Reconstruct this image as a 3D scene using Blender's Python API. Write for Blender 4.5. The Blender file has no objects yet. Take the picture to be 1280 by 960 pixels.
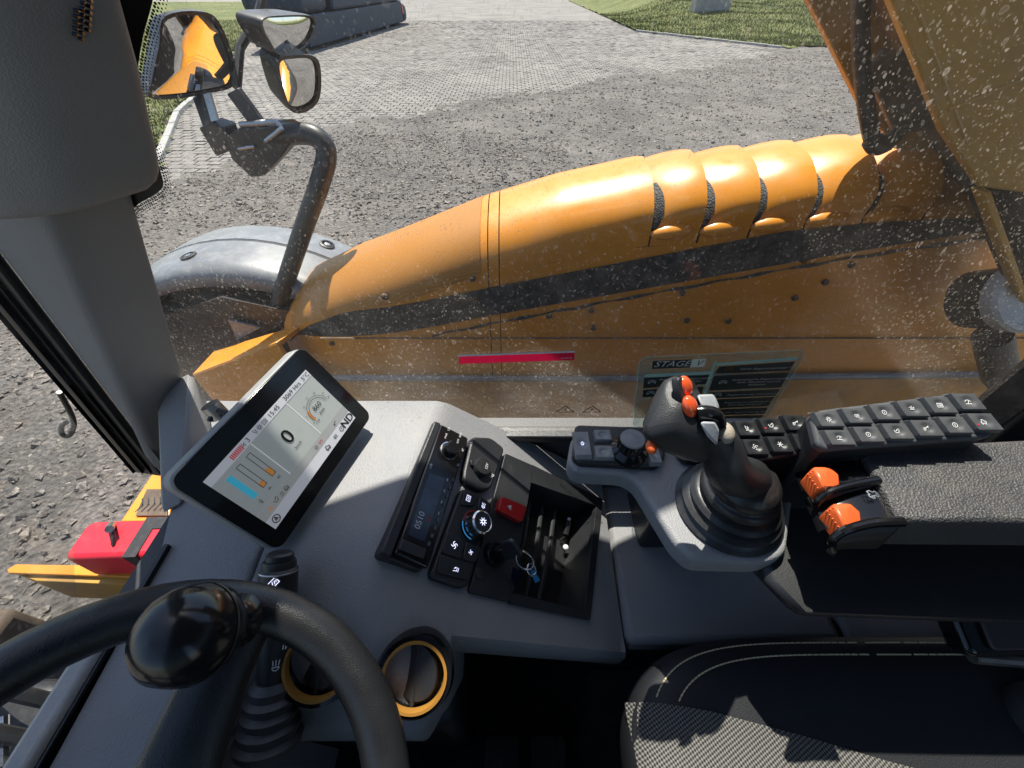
import bpy, bmesh, math, random
import numpy as np
from mathutils import Vector, Matrix, noise

# ------------------------------------------------------------------ camera, sky, sun, exposure
CZ = 2.2                      # eye height above the yard
FPX = 510.0                   # focal length in photograph pixels (1280 wide)
scene = bpy.context.scene
col = scene.collection
cam_d = bpy.data.cameras.new('camera')
cam_d.sensor_width = 36.0
cam_d.lens = FPX / 1280.0 * 36.0
cam_d.clip_start = 0.01
cam_d.clip_end = 2000
cam = bpy.data.objects.new('camera', cam_d)
col.objects.link(cam)
cam.location = (0, 0, CZ)
cam.rotation_euler = (math.radians(45), 0, 0)
scene.camera = cam

SUN = Vector((-0.09, 0.43, 0.90)).normalized()
world = bpy.data.worlds.new('World')
scene.world = world
world.use_nodes = True
wn = world.node_tree
sky = wn.nodes.new('ShaderNodeTexSky')
sky.sky_type = 'NISHITA'
sky.sun_disc = False
sky.sun_elevation = math.asin(SUN.z)
sky.sun_rotation = math.atan2(SUN.x, SUN.y)
bg = wn.nodes['Background']
bg.inputs['Strength'].default_value = 0.115
wn.links.new(sky.outputs['Color'], bg.inputs['Color'])
sd = bpy.data.lights.new('sun', 'SUN')
sd.energy = 5.0
sd.angle = math.radians(0.5)
sd.color = (1.0, 0.94, 0.85)
sun = bpy.data.objects.new('sun', sd)
col.objects.link(sun)
sun.location = (-1, 5, 9)
sun.rotation_euler = (-SUN).to_track_quat('-Z', 'Y').to_euler()
scene.view_settings.view_transform = 'Standard'
scene.view_settings.look = 'None'
scene.view_settings.gamma = 1
scene.view_settings.exposure = 0.8
scene.view_settings.use_curve_mapping = False
scene.cycles.max_bounces = 8
scene.cycles.transparent_max_bounces = 12
scene.cycles.caustics_reflective = False
scene.cycles.caustics_refractive = False
random.seed(7)
rng = np.random.default_rng(7)

# ------------------------------------------------------------------ geometry helpers
S2 = math.sqrt(0.5)
EYE = Vector((0, 0, CZ))
def ray(px, py):
    a = (px - 640) / FPX; b = (py - 480) / FPX
    return Vector((a, S2 * (1 - b), -S2 * (1 + b)))
def at_pl(px, py, p0, n):
    r = ray(px, py)
    return EYE + r * ((p0 - EYE).dot(n) / r.dot(n))
def at_z(px, py, z): return at_pl(px, py, Vector((0, 0, z)), Vector((0, 0, 1)))
def at_y(px, py, y): return at_pl(px, py, Vector((0, y, 0)), Vector((0, 1, 0)))
def at_d(px, py, d): return EYE + ray(px, py) * d
def R(x, y, z): return Vector((x, y, z + CZ))           # point given from eye level
def lerp(a, b, t): return a + (b - a) * t
def sstep(a, b, x):
    t = max(0.0, min(1.0, (x - a) / (b - a))); return t * t * (3 - 2 * t)
def interp(tab, x):
    if x <= tab[0][0]: return tab[0][1]
    for (a, b), (c, d) in zip(tab, tab[1:]):
        if x <= c: return b + (d - b) * (x - a) / (c - a)
    return tab[-1][1]
def smooth_path(pts, n=6):
    """Catmull-Rom through the points"""
    P = [Vector(p) for p in pts]; out = []
    for i in range(len(P) - 1):
        p0 = P[max(i - 1, 0)]; p1 = P[i]; p2 = P[i + 1]; p3 = P[min(i + 2, len(P) - 1)]
        for k in range(n):
            t = k / n
            out.append(0.5 * ((2 * p1) + (p2 - p0) * t + (2 * p0 - 5 * p1 + 4 * p2 - p3) * t * t + (3 * p1 - p0 - 3 * p2 + p3) * t ** 3))
    out.append(P[-1]); return out

class Frame:
    def __init__(self, o, u, v=None, n=None):
        self.o = Vector(o); self.u = Vector(u).normalized()
        if v is not None:
            v = Vector(v); self.n = self.u.cross(v).normalized(); self.v = self.n.cross(self.u).normalized()
        else:
            n = Vector(n).normalized(); self.v = n.cross(self.u).normalized(); self.n = self.u.cross(self.v).normalized()
    def p(self, a, b, c=0.0): return self.o + self.u * a + self.v * b + self.n * c
    def pix(self, px, py):
        q = at_pl(px, py, self.o, self.n) - self.o
        return (q.dot(self.u), q.dot(self.v))
    def up(self, h): f = Frame(self.o + self.n * h, self.u, self.v); return f
    def at(self, a, b, ang=0.0):
        c, s = math.cos(ang), math.sin(ang)
        return Frame(self.p(a, b), self.u * c + self.v * s, self.v * c - self.u * s)

class MB:
    def __init__(self): self.v = []; self.f = []
    def add(self, vs, fs):
        o = len(self.v); self.v += [tuple(p) for p in vs]; self.f += [tuple(i + o for i in f) for f in fs]; return self
    def prism(self, pts, vec):
        n = len(pts); vec = Vector(vec)
        nn = Vector((0, 0, 0))
        for i in range(n):
            nn += Vector(pts[i]).cross(Vector(pts[(i + 1) % n]))
        if nn.dot(vec) < 0: pts = pts[::-1]
        vs = [Vector(p) for p in pts] + [Vector(p) + vec for p in pts]
        fs = [tuple(range(n - 1, -1, -1)), tuple(range(n, 2 * n))]
        fs += [(i, (i + 1) % n, n + (i + 1) % n, n + i) for i in range(n)]
        return self.add(vs, fs)
    def box(self, fr, a0, a1, b0, b1, c0, c1):
        return self.prism([fr.p(a0, b0, c0), fr.p(a1, b0, c0), fr.p(a1, b1, c0), fr.p(a0, b1, c0)], fr.n * (c1 - c0))
    def rbox(self, fr, a0, a1, b0, b1, c0, c1, r, seg=4):
        pts = []
        for (cx, cy, s) in ((a1 - r, b0 + r, -90), (a1 - r, b1 - r, 0), (a0 + r, b1 - r, 90), (a0 + r, b0 + r, 180)):
            for k in range(seg + 1):
                t = math.radians(s + 90 * k / seg); pts.append(fr.p(cx + r * math.cos(t), cy + r * math.sin(t), c0))
        return self.prism(pts, fr.n * (c1 - c0))
    def poly(self, pts): return self.add(pts, [tuple(range(len(pts)))])
    def grid(self, rows, close=False):
        m = len(rows); n = len(rows[0]); fs = []
        for i in range(m - 1):
            for j in range(n if close else n - 1):
                k = (j + 1) % n
                fs.append((i * n + j, i * n + k, (i + 1) * n + k, (i + 1) * n + j))
        return self.add([p for r in rows for p in r], fs)
    def tube(self, path, r, seg=10, cap=True):
        P = [Vector(p) for p in path]; n = len(P)
        rs = [r] * n if not isinstance(r, (list, tuple)) else r
        t0 = (P[1] - P[0]).normalized()
        ref = Vector((0, 0, 1)) if abs(t0.z) < 0.9 else Vector((1, 0, 0))
        a = t0.cross(ref).normalized(); rows = []
        for i in range(n):
            t = (P[min(i + 1, n - 1)] - P[max(i - 1, 0)]).normalized()
            a = (a - t * a.dot(t)).normalized(); b = t.cross(a)
            rows.append([P[i] + (a * math.cos(2 * math.pi * k / seg) + b * math.sin(2 * math.pi * k / seg)) * rs[i] for k in range(seg)])
        o = len(self.v); self.grid(rows, True)
        if cap:
            self.f.append(tuple(range(o + seg - 1, o - 1, -1))); self.f.append(tuple(o + (n - 1) * seg + k for k in range(seg)))
        return self
    def lathe(self, fr, prof, seg=32, a=0, b=0, sx=1.0, sy=1.0, cap=True):
        rows = [[fr.p(a + r * sx * math.cos(2 * math.pi * k / seg), b + r * sy * math.sin(2 * math.pi * k / seg), h) for k in range(seg)] for r, h in prof]
        o = len(self.v); self.grid(rows, True); m = len(prof)
        if cap and prof[0][0] > 1e-6: self.f.append(tuple(range(o + seg - 1, o - 1, -1)))
        if cap and prof[-1][0] > 1e-6: self.f.append(tuple(o + (m - 1) * seg + k for k in range(seg)))
        return self
    def ball(self, c, r, fr=None, seg=20, rings=12):
        fr = fr or Frame(c, (1, 0, 0), (0, 1, 0)); rx, ry, rz = r if isinstance(r, (tuple, list)) else (r, r, r)
        f = Frame(c, fr.u, fr.v); rows = []
        for i in range(rings + 1):
            t = math.pi * i / rings - math.pi / 2
            rows.append([f.p(rx * math.cos(t) * math.cos(2 * math.pi * k / seg), ry * math.cos(t) * math.sin(2 * math.pi * k / seg), rz * math.sin(t)) for k in range(seg)])
        return self.grid(rows, True)
    def ribbon(self, fr, pts, w, c=0.0):
        for (a, b), (a2, b2) in zip(pts, pts[1:]):
            d = Vector((a2 - a, b2 - b)); l = d.length
            if l < 1e-9: continue
            d /= l; n = Vector((-d.y, d.x)) * w * 0.5; e = d * w * 0.4
            self.poly([fr.p(a - e.x - n.x, b - e.y - n.y, c), fr.p(a2 + e.x - n.x, b2 + e.y - n.y, c), fr.p(a2 + e.x + n.x, b2 + e.y + n.y, c), fr.p(a - e.x + n.x, b - e.y + n.y, c)])
        return self
    def hull(self, pts):
        bm = bmesh.new()
        for p in pts: bm.verts.new(p)
        g = bmesh.ops.convex_hull(bm, input=bm.verts)
        dead = [e for e in g['geom_interior'] if isinstance(e, bmesh.types.BMVert)] + [e for e in g['geom_unused'] if isinstance(e, bmesh.types.BMVert)]
        if dead: bmesh.ops.delete(bm, geom=list(set(dead)), context='VERTS')
        bm.verts.index_update(); self.add([v.co.copy() for v in bm.verts], [[v.index for v in f.verts] for f in bm.faces]); bm.free(); return self
    def build(self, name, m, parent=None, smooth=35, bevel=0, seg=2, sub=0, merge=False, label=None, cat=None, group=None, kind=None):
        vs = self.v
        lo = Vector((min(p[0] for p in vs), min(p[1] for p in vs), min(p[2] for p in vs)))
        hi = Vector((max(p[0] for p in vs), max(p[1] for p in vs), max(p[2] for p in vs)))
        base = Vector(((lo.x + hi.x) / 2, (lo.y + hi.y) / 2, lo.z))
        me = bpy.data.meshes.new(name)
        me.from_pydata([Vector(p) - base for p in vs], [], self.f)
        if merge:
            bm = bmesh.new(); bm.from_mesh(me); bmesh.ops.remove_doubles(bm, verts=bm.verts, dist=1e-5)
            bmesh.ops.recalc_face_normals(bm, faces=bm.faces); bm.to_mesh(me); bm.free()
        me.update()
        if smooth:
            me.polygons.foreach_set('use_smooth', [True] * len(me.polygons)); me.set_sharp_from_angle(angle=math.radians(smooth))
        me.materials.append(m)
        o = bpy.data.objects.new(name, me); col.objects.link(o); o.location = base
        if bevel:
            b = o.modifiers.new('bevel', 'BEVEL'); b.width = bevel; b.segments = seg; b.limit_method = 'ANGLE'; b.angle_limit = math.radians(38); b.harden_normals = False
        if sub:
            s = o.modifiers.new('sub', 'SUBSURF'); s.levels = sub; s.render_levels = sub
        if parent: adopt(o, parent)
        tag(o, label, cat, group, kind)
        return o
def world_loc(o):
    p = o.location.copy()
    if o.parent: p = o.matrix_parent_inverse @ p + world_loc(o.parent)
    return p
def adopt(o, parent):
    o.parent = parent; o.matrix_parent_inverse = Matrix.Translation(-world_loc(parent))
def tag(o, label=None, cat=None, group=None, kind=None):
    if label: o['label'] = label
    if cat: o['category'] = cat
    if group: o['group'] = group
    if kind: o['kind'] = kind
    return o
def thing(name, label, cat, loc, group=None):
    o = bpy.data.objects.new(name, None); col.objects.link(o); o.location = loc; o.empty_display_size = 0.05
    return tag(o, label, cat, group)
def text_mb(s, size, fr, a=0, b=0, c=0.0, ang=0.0, shear=0.0, squeeze=1.0, align='CENTER'):
    cu = bpy.data.curves.new('t', 'FONT'); cu.body = s; cu.size = size; cu.align_x = align; cu.align_y = 'CENTER'; cu.shear = shear; cu.resolution_u = 3
    o = bpy.data.objects.new('t', cu); me = bpy.data.meshes.new_from_object(o)
    f = fr.at(a, b, ang); mb = MB()
    mb.add([f.p(v.co.x * squeeze, v.co.y, c) for v in me.vertices], [tuple(p.vertices) for p in me.polygons])
    bpy.data.objects.remove(o); bpy.data.curves.remove(cu); bpy.data.meshes.remove(me)
    return mb

# ------------------------------------------------------------------ materials
MATS = {}
def nodes(m):
    m.use_nodes = True; return m.node_tree, m.node_tree.nodes['Principled BSDF']
def mat(name, c, rough=0.5, metal=0.0, vary=(8, 0.12), bump=None, grain=None, coat=0.0, spec=0.5, dust=None, rvary=0.0, emit=None, trans=0.0):
    """procedural: noise-varied colour, optional leather grain, fine bump and dust"""
    m = bpy.data.materials.new(name); t, p = nodes(m); N = t.nodes.new; L = t.links.new
    tc = N('ShaderNodeTexCoord')
    g = N('ShaderNodeNewGeometry')
    nz = N('ShaderNodeTexNoise'); nz.inputs['Scale'].default_value = vary[0]; nz.inputs['Detail'].default_value = 6; nz.inputs['Roughness'].default_value = 0.65
    L(g.outputs['Position'], nz.inputs['Vector'])
    rp = N('ShaderNodeMapRange'); rp.inputs[1].default_value = 0.3; rp.inputs[2].default_value = 0.7; rp.inputs[3].default_value = 1 - vary[1]; rp.inputs[4].default_value = 1 + vary[1]
    L(nz.outputs['Fac'], rp.inputs[0])
    mx = N('ShaderNodeMix'); mx.data_type = 'RGBA'; mx.blend_type = 'MULTIPLY'; mx.inputs[0].default_value = 1.0
    mx.inputs[6].default_value = (*c, 1)
    L(rp.outputs[0], mx.inputs[7]); last = mx.outputs[2]
    if dust:
        dc, sc, lo, hi, amt = dust
        n2 = N('ShaderNodeTexNoise'); n2.inputs['Scale'].default_value = sc; n2.inputs['Detail'].default_value = 8; n2.inputs['Roughness'].default_value = 0.7
        L(g.outputs['Position'], n2.inputs['Vector'])
        r2 = N('ShaderNodeMapRange'); r2.inputs[1].default_value = lo; r2.inputs[2].default_value = hi; r2.inputs[3].default_value = 0; r2.inputs[4].default_value = amt
        L(n2.outputs['Fac'], r2.inputs[0])
        m2 = N('ShaderNodeMix'); m2.data_type = 'RGBA'; m2.inputs[7].default_value = (*dc, 1)
        L(r2.outputs[0], m2.inputs[0]); L(last, m2.inputs[6]); last = m2.outputs[2]
    L(last, p.inputs['Base Color'])
    p.inputs['Roughness'].default_value = rough; p.inputs['Metallic'].default_value = metal
    p.inputs['Coat Weight'].default_value = coat; p.inputs['Coat Roughness'].default_value = 0.08
    p.inputs['Specular IOR Level'].default_value = spec
    if rvary:
        r3 = N('ShaderNodeMapRange'); r3.inputs[1].default_value = 0.3; r3.inputs[2].default_value = 0.7; r3.inputs[3].default_value = max(0.02, rough - rvary); r3.inputs[4].default_value = min(1, rough + rvary)
        n3 = N('ShaderNodeTexNoise'); n3.inputs['Scale'].default_value = vary[0] * 3; n3.inputs['Detail'].default_value = 5; L(g.outputs['Position'], n3.inputs['Vector'])
        L(n3.outputs['Fac'], r3.inputs[0]); L(r3.outputs[0], p.inputs['Roughness'])
    if emit:
        p.inputs['Emission Color'].default_value = (*c, 1); p.inputs['Emission Strength'].default_value = emit
    if trans: p.inputs['Transmission Weight'].default_value = trans
    h = None
    if grain:
        vo = N('ShaderNodeTexVoronoi'); vo.feature = 'F1'; vo.inputs['Scale'].default_value = grain[0]; L(g.outputs['Position'], vo.inputs['Vector'])
        bp = N('ShaderNodeBump'); bp.inputs['Strength'].default_value = grain[1]; bp.inputs['Distance'].default_value = 0.0012
        L(vo.outputs['Distance'], bp.inputs['Height']); h = bp
    if bump:
        nb = N('ShaderNodeTexNoise'); nb.inputs['Scale'].default_value = bump[0]; nb.inputs['Detail'].default_value = 4; L(g.outputs['Position'], nb.inputs['Vector'])
        b2 = N('ShaderNodeBump'); b2.inputs['Strength'].default_value = bump[1]; b2.inputs['Distance'].default_value = bump[2] if len(bump) > 2 else 0.002
        L(nb.outputs['Fac'], b2.inputs['Height'])
        if h: L(h.outputs['Normal'], b2.inputs['Normal'])
        h = b2
    if h: L(h.outputs['Normal'], p.inputs['Normal'])
    MATS[name] = m; return m
def mat_trans(name, c, back=.7):
    m = bpy.data.materials.new(name); t, p = nodes(m); N = t.nodes.new; L = t.links.new
    g = N('ShaderNodeNewGeometry'); nz = N('ShaderNodeTexNoise'); nz.inputs['Scale'].default_value = 60; nz.inputs['Detail'].default_value = 5; L(g.outputs['Position'], nz.inputs['Vector'])
    mx = N('ShaderNodeMix'); mx.data_type = 'RGBA'; mx.blend_type = 'MULTIPLY'; mx.inputs[0].default_value = .25; mx.inputs[6].default_value = (*c, 1); L(nz.outputs['Color'], mx.inputs[7])
    L(mx.outputs[2], p.inputs['Base Color']); p.inputs['Roughness'].default_value = .5
    tl = N('ShaderNodeBsdfTranslucent'); L(mx.outputs[2], tl.inputs['Color']); ms = N('ShaderNodeMixShader'); ms.inputs[0].default_value = back
    L(p.outputs[0], ms.inputs[1]); L(tl.outputs[0], ms.inputs[2]); L(ms.outputs[0], t.nodes['Material Output'].inputs['Surface']); return m
DUST = (0.42, 0.36, 0.28)
TRIM = mat('trim_grey', (0.25, 0.25, 0.255), 0.55, grain=(520, 0.35), vary=(6, 0.06), dust=(DUST, 14, 0.5, 0.8, 0.18))
PILLAR = mat('pillar_trim', (0.25, 0.245, 0.24), 0.6, grain=(700, 0.25), vary=(5, 0.06))
DARK = mat('dark_plastic', (0.022, 0.023, 0.025), 0.42, grain=(900, 0.2), vary=(9, 0.15), dust=(DUST, 30, 0.55, 0.85, 0.06))
GLOSS = mat('gloss_black', (0.008, 0.008, 0.009), 0.12, vary=(9, 0.1), rvary=0.05)
RUBBER = mat('rubber_black', (0.018, 0.018, 0.019), 0.38, vary=(20, 0.2), bump=(160, 0.15), dust=(DUST, 40, 0.5, 0.8, 0.08))
KEYM = mat('key_rubber', (0.075, 0.078, 0.083), 0.48, vary=(30, 0.1), bump=(700, 0.08), dust=(DUST, 60, 0.5, 0.8, 0.1))
KEYD = mat('key_rubber_dark', (0.018, 0.019, 0.021), 0.4, vary=(30, 0.1), bump=(700, 0.08))
WHEELM = mat('wheel_skin', (0.014, 0.0145, 0.016), 0.3, vary=(10, 0.2), grain=(1100, 0.22), rvary=0.1, coat=0.1)
KNOBM = mat('knob_black', (0.012, 0.012, 0.013), 0.2, vary=(10, 0.2), rvary=0.08)
ARMM = mat('armrest_skin', (0.055, 0.055, 0.057), 0.5, grain=(480, 0.9), vary=(12, 0.15), dust=(DUST, 25, 0.45, 0.8, 0.15))
ORANGE = mat('orange_plastic', (0.78, 0.13, 0.03), 0.4, vary=(40, 0.08))
REDP = mat('red_plastic', (0.42, 0.02, 0.02), 0.3, vary=(20, 0.1))
BTN = mat('orange_lens', (0.85, 0.11, 0.03), 0.12, vary=(30, 0.1), coat=0.6)
GREYR = mat('roller_grey', (0.36, 0.38, 0.40), 0.4, vary=(60, 0.12), bump=(400, 0.1))
WHITE = mat('print_white', (0.72, 0.72, 0.72), 0.5, vary=(60, 0.08))
LITW = mat('lit_symbol', (0.75, 0.78, 1.0), 0.5, vary=(60, 0.02), emit=0.7)
BLUEP = mat('print_blue', (0.05, 0.3, 0.6), 0.5, vary=(60, 0.05), emit=0.25)
REDPR = mat('print_red', (0.5, 0.03, 0.03), 0.5, vary=(60, 0.05))
AMBER = mat('amber_ring', (0.42, 0.2, 0.035), 0.45, vary=(30, 0.08))
CHROME = mat('chrome', (0.62, 0.62, 0.62), 0.2, 1.0, vary=(30, 0.08))
STEEL = mat('steel', (0.45, 0.45, 0.44), 0.35, 1.0, vary=(30, 0.15), rvary=0.1)
CABF = mat('cab_frame', (0.05, 0.05, 0.052), 0.5, vary=(6, 0.1), bump=(300, 0.1))
MAT_FLOOR = mat('floor_mat', (0.02, 0.02, 0.022), 0.75, vary=(9, 0.3), grain=(160, 0.6), dust=(DUST, 10, 0.5, 0.8, 0.12))
YEL = mat('machine_yellow', (0.72, 0.272, 0.022), 0.36, vary=(5, 0.07), coat=0.2, dust=((0.46, 0.31, 0.16), 7, 0.45, 0.85, 0.3), rvary=0.1)
BLKST = mat('stripe_black', (0.03, 0.029, 0.028), 0.5, vary=(9, 0.2), dust=((0.3, 0.26, 0.22), 26, 0.42, 0.75, 0.45))
BOOMM = mat('boom_yellow', (0.45, 0.24, 0.03), 0.5, vary=(6, 0.12), dust=((0.2, 0.15, 0.09), 9, 0.45, 0.75, 0.6))
CHASS = mat('chassis_dirty', (0.09, 0.065, 0.045), 0.8, vary=(10, 0.3), dust=((0.25, 0.2, 0.14), 14, 0.45, 0.75, 0.7))
FENDM = mat('fender_grey', (0.17, 0.18, 0.19), 0.42, vary=(8, 0.15), dust=((0.5, 0.48, 0.45), 16, 0.5, 0.8, 0.35), rvary=0.1)
TYRE = mat('tyre_black', (0.02, 0.02, 0.02), 0.85, vary=(20, 0.3), dust=((0.2, 0.17, 0.13), 15, 0.5, 0.8, 0.5))
BLACKM = mat('black_metal', (0.018, 0.018, 0.019), 0.45, vary=(20, 0.2), bump=(150, 0.15), dust=((0.2, 0.18, 0.16), 40, 0.5, 0.8, 0.22))
MIRR = mat('mirror_glass', (0.85, 0.86, 0.86), 0.03, 1.0, vary=(20, 0.04))
REDBOX = mat('red_box', (0.62, 0.015, 0.03), 0.42, vary=(9, 0.12), dust=((0.35, 0.12, 0.1), 20, 0.5, 0.8, 0.3))
BLUEV = mat('navy_paint', (0.004, 0.02, 0.05), 0.6, vary=(3, 0.15), dust=((0.05, 0.06, 0.07), 4, 0.5, 0.8, 0.3))
CONC = mat('concrete', (0.34, 0.33, 0.31), 0.9, vary=(3, 0.2), bump=(30, 0.4, 0.01), dust=((0.2, 0.19, 0.17), 5, 0.5, 0.75, 0.5))
# ================================================================== the yard
def ground_mat(name, cols, scale, fine, bump):
    m = bpy.data.materials.new(name); t, p = nodes(m); N = t.nodes.new; L = t.links.new
    g = N('ShaderNodeNewGeometry')
    a = N('ShaderNodeTexNoise'); a.inputs['Scale'].default_value = scale; a.inputs['Detail'].default_value = 9; a.inputs['Roughness'].default_value = 0.72
    b = N('ShaderNodeTexNoise'); b.inputs['Scale'].default_value = fine; b.inputs['Detail'].default_value = 8; b.inputs['Roughness'].default_value = 0.8
    v = N('ShaderNodeTexVoronoi'); v.inputs['Scale'].default_value = fine * 1.3
    for q in (a, b, v): L(g.outputs['Position'], q.inputs['Vector'])
    cr = N('ShaderNodeValToRGB'); cr.color_ramp.elements[0].position = 0.34; cr.color_ramp.elements[1].position = 0.66
    cr.color_ramp.elements[0].color = (*cols[0], 1); cr.color_ramp.elements[1].color = (*cols[2], 1)
    e = cr.color_ramp.elements.new(0.5); e.color = (*cols[1], 1)
    ad = N('ShaderNodeMath'); ad.operation = 'MULTIPLY_ADD'; ad.inputs[1].default_value = 0.75; L(b.outputs['Fac'], ad.inputs[0])
    sc = N('ShaderNodeMath'); sc.operation = 'MULTIPLY_ADD'; sc.inputs[1].default_value = 0.5; sc.inputs[2].default_value = -0.13; L(a.outputs['Fac'], sc.inputs[0]); L(sc.outputs[0], ad.inputs[2])
    L(ad.outputs[0], cr.inputs[0]); L(cr.outputs[0], p.inputs['Base Color']); p.inputs['Roughness'].default_value = 0.95
    ma = N('ShaderNodeMath'); ma.operation = 'ADD'; L(b.outputs['Fac'], ma.inputs[0]); L(v.outputs['Distance'], ma.inputs[1])
    bp = N('ShaderNodeBump'); bp.inputs['Strength'].default_value = bump; bp.inputs['Distance'].default_value = 0.03; L(ma.outputs[0], bp.inputs['Height']); L(bp.outputs[0], p.inputs['Normal'])
    return m
GRAVEL = ground_mat('gravel', ((0.055, 0.05, 0.047), (0.155, 0.14, 0.124), (0.29, 0.262, 0.23)), 0.7, 24, 0.9)
YARD = ground_mat('yard_soil', ((0.16, 0.14, 0.12), (0.25, 0.23, 0.2), (0.36, 0.33, 0.29)), 0.5, 12, 0.6)
PAVM = ground_mat('paver_concrete', ((0.10, 0.092, 0.082), (0.215, 0.198, 0.177), (0.31, 0.288, 0.258)), 0.45, 9, 0.35)
STONEM = ground_mat('gravel_stone', ((0.06, 0.055, 0.054), (0.21, 0.185, 0.16), (0.45, 0.40, 0.34)), 9, 40, 0.3)
GRASSM = ground_mat('grass_blade', ((0.045, 0.06, 0.012), (0.11, 0.13, 0.03), (0.24, 0.2, 0.08)), 0.6, 5, 0.2)

# edge of the paving, seen from above (x, y); gravel lies on the machine's side of it
EDGE = [(-30, 3.0), (-9, 4.6), (-5.6, 5.4), (-4.7, 7.4), (-3.7, 9.2), (-2.2, 11.0), (0, 13.5), (3, 15.0), (6.2, 16.6), (11.7, 22.2), (16, 26), (40, 40)]
def edge_y(x): return interp(EDGE, x)
ROT = 0.0
def is_grass_right(x, y):
    t = (x - 6.9) / (11.7 - 6.9); yk = 29.9 + t * (22.2 - 29.9)
    if x < 11.7: return x > 6.9 and y > yk + 0.1
    return y > 22.2 + (x - 11.7) * 0.12
KL = [(-5.55, 6.75), (-7.4, 10.6), (-10.2, 19.0), (-14, 30)]
def kl_x(y): return interp([(b, a) for a, b in KL], y)
def is_grass_left(x, y): return y > 6.4 and x < kl_x(y) - 0.12

big = MB(); big.poly([(-500, -300, -0.07), (500, -300, -0.07), (500, 700, -0.07), (-500, 700, -0.07)])
big.build('ground', YARD, smooth=0, kind='structure')
# gravel bed: uneven sheet that sinks under the paving
xs = np.arange(-11, 20.01, 0.085); ys = np.arange(-3.0, 24.01, 0.085)
X, Y = np.meshgrid(xs, ys, indexing='ij')
def vnoise(X, Y, sc, seed):
    r = np.random.default_rng(seed); G = r.random((256, 256)); a = X * sc + 300; b = Y * sc + 300
    i = np.floor(a).astype(int); j = np.floor(b).astype(int); u = a - i; v = b - j; u = u * u * (3 - 2 * u); v = v * v * (3 - 2 * v)
    g = lambda p, q: G[p % 256, q % 256]
    return (g(i, j) * (1 - u) + g(i + 1, j) * u) * (1 - v) + (g(i, j + 1) * (1 - u) + g(i + 1, j + 1) * u) * v
EY = np.interp(X, [e[0] for e in EDGE], [e[1] for e in EDGE])
inside = np.clip((EY - Y + (vnoise(X, Y, 0.9, 1) - 0.5) * 1.6 + (vnoise(X, Y, 4, 2) - 0.5) * 0.9) / 0.8, -1, 1)
H = 0.012 + 0.035 * inside + (vnoise(X, Y, 0.5, 3) - 0.5) * 0.05 + (vnoise(X, Y, 2.2, 4) - 0.5) * 0.035 + (vnoise(X, Y, 6, 5) - 0.5) * 0.03
H = np.where(inside < -0.5, np.minimum(H, -0.03), H)
nx, ny = X.shape
me = bpy.data.meshes.new('gravel_bed')
vs = np.stack([X, Y, H], -1).reshape(-1, 3)
idx = np.arange(nx * ny).reshape(nx, ny)
fs = np.stack([idx[:-1, :-1], idx[1:, :-1], idx[1:, 1:], idx[:-1, 1:]], -1).reshape(-1, 4)
me.vertices.add(len(vs)); me.vertices.foreach_set('co', vs.ravel())
me.loops.add(fs.size); me.loops.foreach_set('vertex_index', fs.ravel().astype(np.int32))
me.polygons.add(len(fs)); me.polygons.foreach_set('loop_start', np.arange(0, fs.size, 4, dtype=np.int32))
me.update(calc_edges=True); me.polygons.foreach_set('use_smooth', np.ones(len(fs), bool)); me.materials.append(GRAVEL)
o = bpy.data.objects.new('gravel_bed', me); col.objects.link(o); tag(o, kind='structure')
def ground_h(x, y):
    i = int((x + 11) / 0.085); j = int((y + 3) / 0.085)
    return H[min(max(i, 0), nx - 1), min(max(j, 0), ny - 1)]

def tri_mesh(name, V, Fc, m, smooth=False):
    me = bpy.data.meshes.new(name); V = np.asarray(V, np.float32); Fc = np.asarray(Fc, np.int32); k = Fc.shape[1]
    me.vertices.add(len(V)); me.vertices.foreach_set('co', V.ravel()); me.loops.add(Fc.size); me.loops.foreach_set('vertex_index', Fc.ravel())
    me.polygons.add(len(Fc)); me.polygons.foreach_set('loop_start', np.arange(0, Fc.size, k, dtype=np.int32)); me.update(calc_edges=True)
    me.polygons.foreach_set('use_smooth', np.full(len(Fc), smooth)); me.materials.append(m)
    o = bpy.data.objects.new(name, me); col.objects.link(o); return o
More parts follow.
